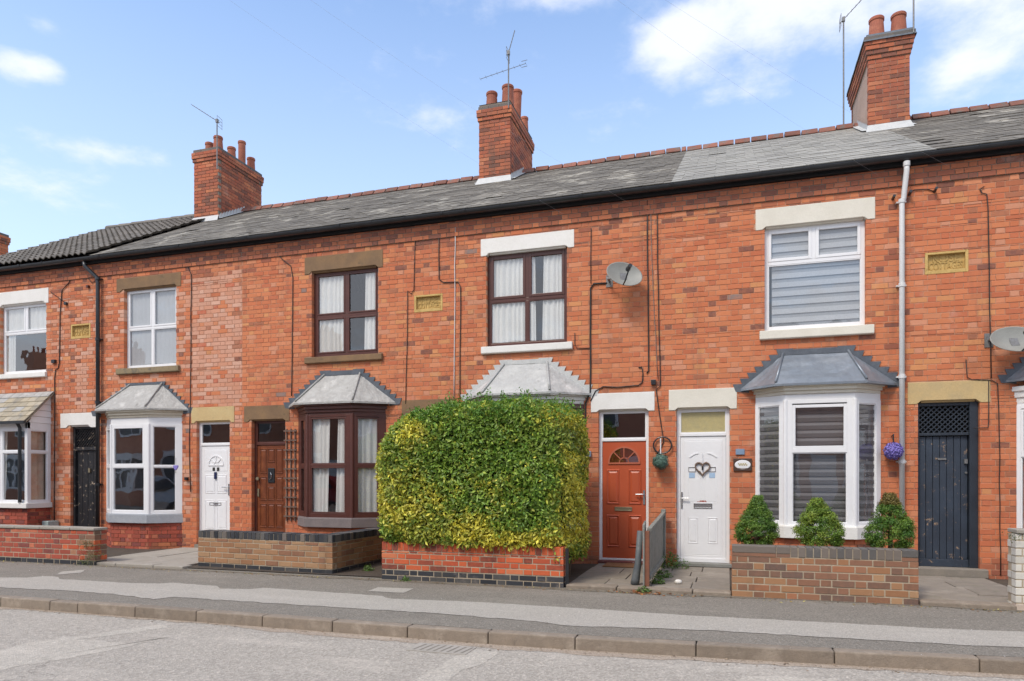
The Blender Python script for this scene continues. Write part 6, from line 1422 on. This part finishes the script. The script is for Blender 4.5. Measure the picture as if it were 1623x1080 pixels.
# ------------------------------------------------------------------ foliage
def leaves_mesh(name, P, N, size, aspect, tint, m, parent, rng, spread=.7, fold=.25, kind=None):
    n = len(P); N = N + rng.normal(0, spread, (n, 3)); N /= np.linalg.norm(N, axis=1)[:, None]
    T = rng.normal(0, 1, (n, 3)); T -= N * (T * N).sum(1)[:, None]; T /= np.linalg.norm(T, axis=1)[:, None]; B = np.cross(N, T)
    s = (size * rng.uniform(.65, 1.3, n))[:, None]; w = s * aspect
    V = np.empty((n, 5, 3)); V[:, 0] = P; V[:, 1] = P + T * s * .5 + B * w * .5 + N * s * fold * .5; V[:, 2] = P + T * s; V[:, 3] = P + T * s * .5 - B * w * .5 + N * s * fold * .5; V[:, 4] = P + T * s * .5
    me = bpy.data.meshes.new(name); me.vertices.add(n * 5); me.vertices.foreach_set('co', V.reshape(-1))
    idx = (np.arange(n) * 5)[:, None]; F_ = np.stack([idx + 0, idx + 4, idx + 2, idx + 1, idx + 0, idx + 3, idx + 2, idx + 4], 2).reshape(-1)
    me.loops.add(n * 8); me.loops.foreach_set('vertex_index', F_.astype(np.int32)); me.polygons.add(n * 2); me.polygons.foreach_set('loop_start', (np.arange(n * 2) * 4).astype(np.int32))
    me.update(calc_edges=True)
    ca = me.color_attributes.new('tint', 'FLOAT_COLOR', 'POINT'); C = np.ones((n, 5, 4)); C[:, :, :3] = tint[:, None, :]; ca.data.foreach_set('color', C.reshape(-1)); me.materials.append(m)
    o = link(name, me, None); o.parent = parent
    if parent is not None: o.location = -ORG[parent.name]
    ORG[o.name] = Vector((0, 0, 0))
    if kind: o['kind'] = kind
    return o
# big privet hedge
hx0, hx1, hy0, hy1, hz0, hz1 = -4.37, -1.85, 7.90, 9.72, .40, 2.27
hc_ = np.array([(hx0 + hx1) / 2, (hy0 + hy1) / 2, (hz0 + hz1) / 2]); hh = np.array([(hx1 - hx0) / 2, (hy1 - hy0) / 2, (hz1 - hz0) / 2])
def lump(P):
    x, y, z = P[:, 0], P[:, 1], P[:, 2]
    return .5 * np.sin(x * 3.1 + 1.3) * np.sin(z * 3.7 + y * 2) + .35 * np.sin(x * 7.3 + z * 5.1 + y * 4) + .3 * np.sin(x * 2.1 - z * 6.2 + 2) + .25 * np.sin(x * 13 + y * 11) * np.sin(z * 12 + 1)
def hedge_surface(n, rng, inset=0.):
    A = np.array([hh[1] * hh[2], hh[1] * hh[2] * 1.1, hh[0] * hh[2] * 2.3, hh[0] * hh[2] * .25, hh[0] * hh[1] * 1.2, hh[0] * hh[1] * .12]); A /= A.sum(); f = rng.choice(6, n, p=A); p = rng.uniform(-1, 1, (n, 3))
    ax = np.array([0, 0, 1, 1, 2, 2])[f]; sg = np.array([-1, 1, -1, 1, 1, -1])[f]; p[np.arange(n), ax] = sg
    ex = np.full(n, 9.0)[:, None]; top_ = np.clip(p[:, 2], 0, 1)[:, None]; ex = ex - 2.8 * top_           # rounded shoulders, square foot
    q = np.abs(p) ** ex; r = (q.sum(1)) ** (-1 / ex[:, 0]); r = r * 1.0
    d = p * r[:, None]; N = np.sign(d) * np.abs(d) ** (ex - 1) / hh; N /= np.linalg.norm(N, axis=1)[:, None]
    P = hc_ + d * hh
    # shoulder falls away on the left
    fall = np.clip((-3.55 - P[:, 0]) / .85, 0, 1) ** 1.6 * .27; P[:, 2] -= fall * np.clip((P[:, 2] - 1.2) / 1.0, 0, 1)
    P += N * (lump(P) * .045 + lump(P * 3.3) * .018 - inset)[:, None] if np.ndim(inset) == 0 else N * (lump(P) * .035)[:, None] - N * inset[:, None]
    return P, N
rg = np.random.default_rng(21); ht = thing('privet_hedge', (hc_[0], hc_[1], 0), 'tall clipped green and yellow privet hedge on the red brick wall', 'hedge')
n = 56000; P, N = hedge_surface(n, rg); dep = np.abs(rg.normal(0, 1, n)) ** 1.5 * .075; P = P - N * dep[:, None]; P[:, 2] += rg.normal(0, .01, n); k_ = (P[:, 0] > -1.98) & (P[:, 2] < 1.0); P[k_, 2] = 1.0 - (1.0 - P[k_, 2]) * 1.42
X_, Z_ = P[:, 0], P[:, 2]
def blob(cx, cz, sx, sz, a): return a * np.exp(-((X_ - cx) / sx) ** 2 - ((Z_ - cz) / sz) ** 2)
yel = blob(-4.42, 1.5, .16, .7, .8) + blob(-3.85, 1.88, .24, .2, .85) + blob(-3.9, .95, .6, .45, .62) + blob(-2.5, .56, .8, .12, .8) + blob(-1.80, 1.5, .10, .6, .75) + blob(-2.0, 2.1, .22, .18, .6) + blob(-1.85, .8, .16, .5, .6) + blob(-2.7, 1.2, .4, .14, .35) + blob(-3.3, 2.1, .12, .08, .5) + blob(-2.95, .75, .4, .2, .5) + blob(-2.9, 2.2, .1, .05, .5) + .22 - .05 * np.clip((Z_ - 1.6) * 1.2, 0, 1)
yel = np.clip(yel + .24 * lump(P * 2.3) + .15 * lump(P * 5.1) + rg.normal(0, .2, n), 0, 1)
g1, g2, yl_, ol = np.array([.105, .23, .028]), np.array([.31, .44, .065]), np.array([.72, .65, .09]), np.array([.36, .36, .07])
k1 = rg.uniform(0, 1, n)[:, None]; base = g1 * (1 - k1) + g2 * k1
oz = np.clip(.5 * np.sin(P[:, 0] * 2.2 + P[:, 2] * 1.7 + 2) + .3 * lump(P * 1.7 + 3) + rg.normal(0, .2, n), 0, 1)[:, None]; base = base * (1 - oz * .6) + ol * oz * .6
y1 = np.clip((yel - .45) / .5, 0, 1)[:, None]; tint = base * (1 - y1) + yl_ * y1 * (.75 + .5 * rg.uniform(0, 1, (n, 1)))
lf = leaves_mesh('foliage', P, N + np.array([0, 0, .35]), .060, .42, tint, LEAF, ht, rg, .8)
# shoots above the clipped top
ns = 420; Ps, Ns = hedge_surface(9000, rg); keep = (Ps[:, 2] > 2.02); Ps, Ns = Ps[keep][:ns], Ns[keep][:ns]; LP = []; LN = []
for p, nn in zip(Ps, Ns):
    h = rg.uniform(.03, .17) if p[0] > -3.6 else rg.uniform(.02, .08); d = nn * .3 + np.array([rg.normal(0, .25), rg.normal(0, .25), 1]); d /= np.linalg.norm(d)
    for j in range(9): LP.append(p + d * h * j / 8 + rg.normal(0, .006, 3)); LN.append(rg.normal(0, 1, 3))
LP, LN = np.array(LP), np.array(LN); tt = np.array([.12, .26, .035]) * rg.uniform(.7, 1.3, (len(LP), 1)); leaves_mesh('top_shoots', LP, LN, .04, .4, tt, LEAF, ht, rg, .3)
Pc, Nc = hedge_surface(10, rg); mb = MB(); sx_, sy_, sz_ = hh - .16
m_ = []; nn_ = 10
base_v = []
for i in range(nn_ + 1):      # dark closed core filling the hedge behind its leaves
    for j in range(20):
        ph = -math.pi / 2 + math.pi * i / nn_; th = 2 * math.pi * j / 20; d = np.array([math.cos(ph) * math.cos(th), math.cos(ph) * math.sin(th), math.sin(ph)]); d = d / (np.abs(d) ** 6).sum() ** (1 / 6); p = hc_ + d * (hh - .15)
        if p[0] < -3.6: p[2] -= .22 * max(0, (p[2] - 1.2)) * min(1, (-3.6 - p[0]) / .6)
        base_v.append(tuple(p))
mb.add(base_v, [(i * 20 + j, i * 20 + (j + 1) % 20, (i + 1) * 20 + (j + 1) % 20, (i + 1) * 20 + j) for i in range(nn_) for j in range(20)]); mb.build('inner_core', mat('dark_core', (.03, .035, .015), (.02, .02, .01), scale=30, rough=1, bmp=.8), ht)
mb = MB()
for x in (-4.0, -3.4, -2.9, -2.4, -2.0): mb.tube([(x, 8.8, 0), (x + .05, 8.75, .3), (x - .03, 8.8, .7)], [.04, .03, .02], 7)
mb.build('stem', BARK, ht)
# three dwarf conifers behind the brown wall
def conifer(x, y, zb, zt, w, label, seed, lean=0, gapy=0., top=None, tintA=(.06, .155, .02), tintB=(.19, .30, .04)):
    rg = np.random.default_rng(seed); t = thing('dwarf_conifer', (x, y, 0), label, 'conifer', 'dwarf conifers behind the brown wall'); h = zt - zb
    mb = MB(); mb.tube([(x, y, 0), (x + .01, y, zb + h * .25), (x + lean * .5, y, zb + h * .6), (x + lean, y, zt - .05)], [.028, .024, .015, .005], 8)
    for k in range(10):
        f = rg.uniform(.05, .55); th = rg.uniform(0, 6.28); r = w * .42 * (1 - f) ** .7; mb.tube([(x + lean * f, y, zb + h * f), (x + lean * f + r * math.cos(th) * .5, y + r * math.sin(th) * .5, zb + h * f + .03), (x + lean * f + r * .8 * math.cos(th), y + r * .8 * math.sin(th), zb + h * f + .05)], [.009, .006, .002], 5)
    mb.build('trunk', BARK, t)
    LP = []; LN = []; TT = []; ncl = 190
    for k in range(ncl):
        f = rg.uniform(0, 1) ** 1.15; th = rg.uniform(0, 6.283); prof = (.70 + 1.2 * f) if f < .25 else 1.0 - ((f - .25) / .75) ** 1.15; prof = max(.05, min(prof, 1)) ; r = w / 2 * prof * rg.uniform(.70, .97)
        if f < .3 and rg.uniform() < gapy: continue
        c = np.array([x + lean * f + r * math.cos(th), y + r * math.sin(th), zb + h * f * .97]); d = np.array([math.cos(th), math.sin(th), .75]); d /= np.linalg.norm(d)
        m = 130; s = w * .062; q = np.clip(rg.normal(0, 1, (m, 3)), -1.35, 1.35) * s * np.array([1.1, 1.1, .65]); LP.append(c + q); nd = q / (np.linalg.norm(q, axis=1)[:, None] + 1e-6); LN.append(nd + np.array([0, 0, .5])); kk = rg.uniform(0, 1)
        TT.append(np.repeat((np.array(tintA) * (1 - kk) + np.array(tintB) * kk)[None], m, 0) * rg.uniform(.7, 1.3, (m, 1)))
    LP, LN, TT = np.concatenate(LP), np.concatenate(LN), np.concatenate(TT)
    if top is not None: k = LP[:, 2] > zb + h * .80; TT[k] = np.array(top) * rg.uniform(.7, 1.3, (k.sum(), 1))
    leaves_mesh('foliage', LP, LN, .021, .40, TT, LEAF, t, rg, .5)
    return t
yc = 8.42
conifer(X(1198, yc), yc, Z(1198, 862, yc), Z(1198, 787, yc), .48, 'leftmost small conifer, dark green pointed top', 1, .02, .12)
conifer(X(1301, yc), yc, Z(1301, 862, yc), Z(1301, 790, yc), .52, 'middle small conifer, lighter green with bare left side', 2, -.04, .2, None, (.09, .20, .025), (.30, .38, .05))
conifer(X(1410, yc), yc, Z(1410, 866, yc), Z(1410, 783, yc), .50, 'rightmost small conifer with brownish thin top', 3, .0, .1, (.20, .16, .04))
# weeds, litter, moss
def tufts(name, spots, label, cat, seed, size=.05, tint=((.06, .15, .02), (.16, .24, .05)), group=None):
    rg = np.random.default_rng(seed)
    for i, (x, y, z, r, n, lb) in enumerate(spots):
        t = thing(name, (x, y, z), lb, cat, group); a = rg.uniform(0, 6.283, n); rr_ = rg.uniform(0, 1, n) ** .6 * r; hgt = rg.uniform(0, 1, n) * r * 1.1 * (1 - rr_ / r * .7)
        P = np.stack([x + rr_ * np.cos(a), y + rr_ * np.sin(a) * .6, z + hgt], 1); N_ = np.stack([np.cos(a), np.sin(a), np.full(n, .8)], 1); k = rg.uniform(0, 1, (n, 1))
        leaves_mesh('leaves', P, N_, size, .35, np.array(tint[0]) * (1 - k) + np.array(tint[1]) * k, LEAF, t, rg, .5)
xw = X(1063, 10.1)
tufts('weed', [(X(1062, 10.0), 10.0, .03, .26, 420, 'leafy green weeds growing at the wall left of the white door'), (xf + .10, 9.0, .03, .13, 160, 'low weeds at the foot of the short fence'), (xf + .09, 8.45, .03, .10, 120, 'small weeds beside the front post of the fence'),
               (xf - .02, 7.95, .0, .08, 90, 'weed tuft on the pavement below the fence end'), (G(632, 925, 0)[0], 7.93, .0, .05, 60, 'weed tuft at the foot of the red wall'), (X(560, 8.2), 8.6, .01, .09, 110, 'weeds in the gap beside the brown wall end')], '', 'weeds', 5, .045)
rg = np.random.default_rng(31)
def litter(n, fx, label, tints, size, name, spread=.8):
    P = np.array([fx() for _ in range(n)]); N_ = np.tile(np.array([0, 0, 1.]), (n, 1)); k = rg.integers(0, len(tints), n); T = np.array(tints)[k]
    leaves_mesh(name, P, N_, size, .7, T, LEAF, None, rg, .25, kind='stuff')
br = [(.30, .17, .07), (.42, .30, .10), (.20, .11, .05), (.48, .42, .14), (.12, .08, .04)]
litter(420, lambda: (rg.uniform(-12, 4), 7.93 - abs(rg.normal(0, .07)), .006), '', br, .028, 'fallen_leaves')
litter(60, lambda: (xf + rg.normal(.0, .22), 7.9 + rg.normal(0, .06), .008), '', [(.45, .18, .06), (.3, .12, .05)], .045, 'dry_leaves')
litter(380, lambda: ((lambda x: (x, kerbY(x) - .015 - abs(rg.normal(0, .07)), -.095))(rg.uniform(-12, 4))), '', [(.34, .27, .2), (.42, .33, .24), (.27, .2, .14)], .022, 'gutter_grit')
litter(500, lambda: (rg.uniform(-12, 4), rg.uniform(3.6, 7.9), 0), '', [(.55, .53, .5), (.3, .25, .2)], .014, 'pale_grit')
o = bpy.data.objects['pale_grit']; co = np.empty(len(o.data.vertices) * 3); o.data.vertices.foreach_get('co', co); co = co.reshape(-1, 3)
yy = co[:, 1]; kb = np.array([kerbY(x) for x in co[:, 0]]); co[:, 2] += np.where(yy < kb, -.097, .005); o.data.vertices.foreach_set('co', co.reshape(-1))
P = moss([(X(140, 7.95), 7.95, .30), (X(146, 7.95), 7.96, .16), (X(135, 7.95), 7.95, .05)], 8, 260, .10); leaves_mesh('moss', P, np.tile(np.array([0, -1., .4]), (len(P), 1)), .016, .7, np.tile(np.array([.10, .12, .03]), (len(P), 1)) * rg.uniform(.6, 1.5, (len(P), 1)), LEAF, Wa, rg, .8)
P = moss([(X(1613, 8.0) + .2, 7.99, .73)], 9, 300, .14); P[:, 2] = .72 + (P[:, 2] - .73) * .5; leaves_mesh('moss', P, np.tile(np.array([0, -1., .4]), (len(P), 1)), .016, .7, np.tile(np.array([.09, .12, .03]), (len(P), 1)), LEAF, We, rg, .8)
# drain grating in the gutter
gx, gy = G(700, 1029, -.1); t = thing('drain_grate', (gx, gy, -.1), 'worn iron drain grating in the road beside the kerb', 'drain grate')
mb = MB(); mb.box(gx - .26, gx + .26, gy - .13, gy + .13, -.099, -.094); mb.build('frame', mat('dusty_iron', (.42, .38, .33), (.36, .33, .28), scale=9, rough=.8, bmp=.4), t)
mb = MB()
for k in range(8): x = gx - .22 + k * .06; mb.add([(x, gy - .10, -.0935), (x + .022, gy - .10, -.0935), (x + .05, gy + .10, -.0935), (x + .028, gy + .10, -.0935)], [(0, 1, 2, 3)])
mb.build('slots', mat('dusty_slot', (.25, .22, .185), rough=1, bmp=0), t)
# white flint pebble by the fence
mb = MB(); mb.lathe([(.0, 0), (.05, .005), (.06, .03), (.04, .05), (.0, .055)], (X(1075, 8.5), 8.5, .035), 7, .8, .45); tag(mb.build('white_stone', WPAINT, smooth=True), 'small white stone lying on the slabs below the white door', 'stone')

# ------------------------------------------------------------------ houses over the road, seen in the window glass
ODARK = mat('far_window_glass', (.16, .18, .20), (.10, .11, .12), scale=.8, rough=.4, bmp=0)
OPW = brickmat('opposite_brick', [(3, (.55, .26, .17)), (2, (.48, .22, .14))])
def opp(x, label):
    t = thing('opposite_house', (x + 3.2, -6.0, 0), label, 'house', 'plain brick houses across the road'); y = -6.0
    mb = MB(); mb.box(x, x + 6.4, y - 7, y, 0, 5.3); mb.build('wall', OPW, t)
    mb = MB(); mb.add([(x, y + .2, 5.3), (x + 6.4, y + .2, 5.3), (x + 6.4, y - 3.5, 7.6), (x, y - 3.5, 7.6), (x, y - 7.2, 5.3), (x + 6.4, y - 7.2, 5.3)], [(1, 0, 3, 2), (2, 3, 4, 5), (0, 4, 3), (1, 2, 5)]); mb.build('roof', SLATE, t)
    for a in (.8, 4.0):
        for z in (3.3,):
            mb = MB(); ring(mb, Facet((x + a + 1.5, y + .02), (x + a, y + .02)), 0, 1.5, z, z + 1.35, .09, -.02, .04); mb.box(x + a + .72, x + a + .78, y, y + .05, z, z + 1.35); mb.box(x + a, x + a + 1.5, y, y + .05, z + .85, z + .91); w = mb.build('window', WHITE, t)
            mb = MB(); mb.box(x + a, x + a + 1.5, y, y + .01, z, z + 1.35); mb.build('pane', ODARK, w)
            mb = MB(); mb.box(x + a - .1, x + a + 1.6, y, y + .06, z + 1.36, z + 1.6); mb.build('lintel', WPAINT, w)
    for a in (.75, 3.95):
        mb = MB(); mb.prism_z([(x + a - .1, y + .01), (x + a + .25, y + .55), (x + a + 1.35, y + .55), (x + a + 1.7, y + .01)][::-1], .0, .7); mb.build('bay_base', OPW, t)
        mb = MB(); mb.prism_z([(x + a - .1, y + .01), (x + a + .25, y + .55), (x + a + 1.35, y + .55), (x + a + 1.7, y + .01)][::-1], .7, .85); mb.prism_z([(x + a - .1, y + .01), (x + a + .25, y + .55), (x + a + 1.35, y + .55), (x + a + 1.7, y + .01)][::-1], 2.2, 2.5)
        for px, py in ((x + a - .05, y + .05), (x + a + .25, y + .52), (x + a + .8, y + .54), (x + a + 1.35, y + .52), (x + a + 1.65, y + .05)): mb.box(px - .06, px + .06, py - .06, py + .02, .85, 2.2)
        mb.box(x + a + .25, x + a + 1.35, y + .48, y + .54, 1.6, 1.67); bw = mb.build('bay_window', WHITE, t)
        mb = MB(); mb.prism_z([(x + a - .06, y + .01), (x + a + .27, y + .50), (x + a + 1.33, y + .50), (x + a + 1.66, y + .01)][::-1], .86, 2.19); mb.build('pane', ODARK, bw)
    mb = MB(); mb.box(x + 2.75, x + 3.6, y, y + .05, 0, 2.1); mb.build('door', WHITE, t)
    mb = MB(); mb.box(x - .35, x + .35, y - 4.3, y - 2.7, 6.5, 8.6); c = mb.build('chimney', OPW, t)
    for k in range(3): pot(c, x, y - 3 - k * .45, 8.6, .35, .11, .09)
ORDN = ['farthest left', 'second from the left', 'third from the left', 'fourth from the left', 'fifth from the left', 'fourth from the right', 'third from the right', 'second from the right', 'farthest right']
for k in range(9): opp(-38.4 + 6.4 * k, ORDN[k] + ' of the plain brick houses across the road')

H_L.location.z = -.62     # the street drops: the next house stands lower

def car(x, y, m, label):
    t = thing('parked_car', (x, y, -.1), label, 'car', 'cars parked across the road'); z0 = -.1
    side = [(-2.0, .32), (-2.05, .62), (-1.95, .86), (-1.1, .98), (-.45, 1.40), (.95, 1.44), (1.6, 1.02), (2.0, .92), (2.05, .5), (1.98, .32)]
    W_ = .86; secs = [(-W_, .90), (-W_ * .97, 1.0), (W_ * .97, 1.0), (W_, .90)]
    mb = MB(); n = len(side); vs = []
    for yy, k in secs:
        for px, pz in side: vs.append((x + px * (1 if k == 1 else .985), y + (yy * (1 if pz < 1.0 else .80)), z0 + (pz if pz < .95 else .95 + (pz - .95) * (1 if k == 1 else .93))))
    fs = [tuple(range(n))[::-1], tuple(3 * n + i for i in range(n))]
    for q in range(3):
        for i in range(n): fs.append((q * n + i, q * n + (i + 1) % n, (q + 1) * n + (i + 1) % n, (q + 1) * n + i))
    mb.add(vs, fs); mb.build('body', m, t, bevel=.05)
    gl = mat('car_glass', (.02, .025, .03), rough=.06, bmp=0) if 'car_glass' not in MATS else MATS['car_glass']
    for s_ in (-1, 1):
        mb = MB(); yb_, yt = y + s_ * .872, y + s_ * .715
        mb.add([(x - .98, yb_ * 1.0, z0 + 1.0), (x + .20, yb_, z0 + 1.0), (x + .20, yt, z0 + 1.38), (x - .42, yt, z0 + 1.36)], [(0, 1, 2, 3)]); mb.add([(x + .26, yb_, z0 + 1.0), (x + 1.35, yb_, z0 + 1.03), (x + .92, yt, z0 + 1.38), (x + .26, yt, z0 + 1.38)], [(0, 1, 2, 3)]); mb.build('side_window', gl, t)
        for wx in (-1.28, 1.25):
            mb = MB(); w_ = [(x + wx + .31 * math.cos(a * math.pi / 10), z0 + .31 + .31 * math.sin(a * math.pi / 10)) for a in range(20)]; mb.prism_y(w_, y + s_ * .80 - .1, y + s_ * .80 + .1); wh = mb.build('wheel', BLACKP, t, bevel=.02)
            mb = MB(); w_ = [(x + wx + .2 * math.cos(a * math.pi / 10), z0 + .31 + .2 * math.sin(a * math.pi / 10)) for a in range(20)]; mb.prism_y(w_, y + s_ * .905 - .006, y + s_ * .905 + .006); mb.build('rim', CHROME, wh)
    mb = MB(); mb.add([(x - 1.13, y - .74, z0 + 1.0), (x - 1.13, y + .74, z0 + 1.0), (x - .49, y + .62, z0 + 1.405), (x - .49, y - .62, z0 + 1.405)], [(0, 1, 2, 3)]); mb.build('windscreen', gl, t)
    for s_ in (-1, 1): mb = MB(); mb.box(x - 2.06, x - 1.94, y + s_ * .6 - .15, y + s_ * .6 + .15, z0 + .62, z0 + .76); mb.build('headlight', CHROME, t, bevel=.03)
    return t
for x_, mm, lb in ((6.3, mat('white_car_paint', (.75, .75, .75), rough=.2, bmp=0, fs=.02), 'white parked car across the road to the right'), (-5.5, mat('silver_car_paint', (.42, .44, .46), rough=.2, bmp=0, metal=.4, fs=.02), 'silver parked car across the road in the middle'), (-14.5, mat('red_car_paint', (.35, .03, .03), rough=.2, bmp=0, fs=.02), 'red parked car across the road at the far left')): car(x_, -1.15 - .9, mm, lb)
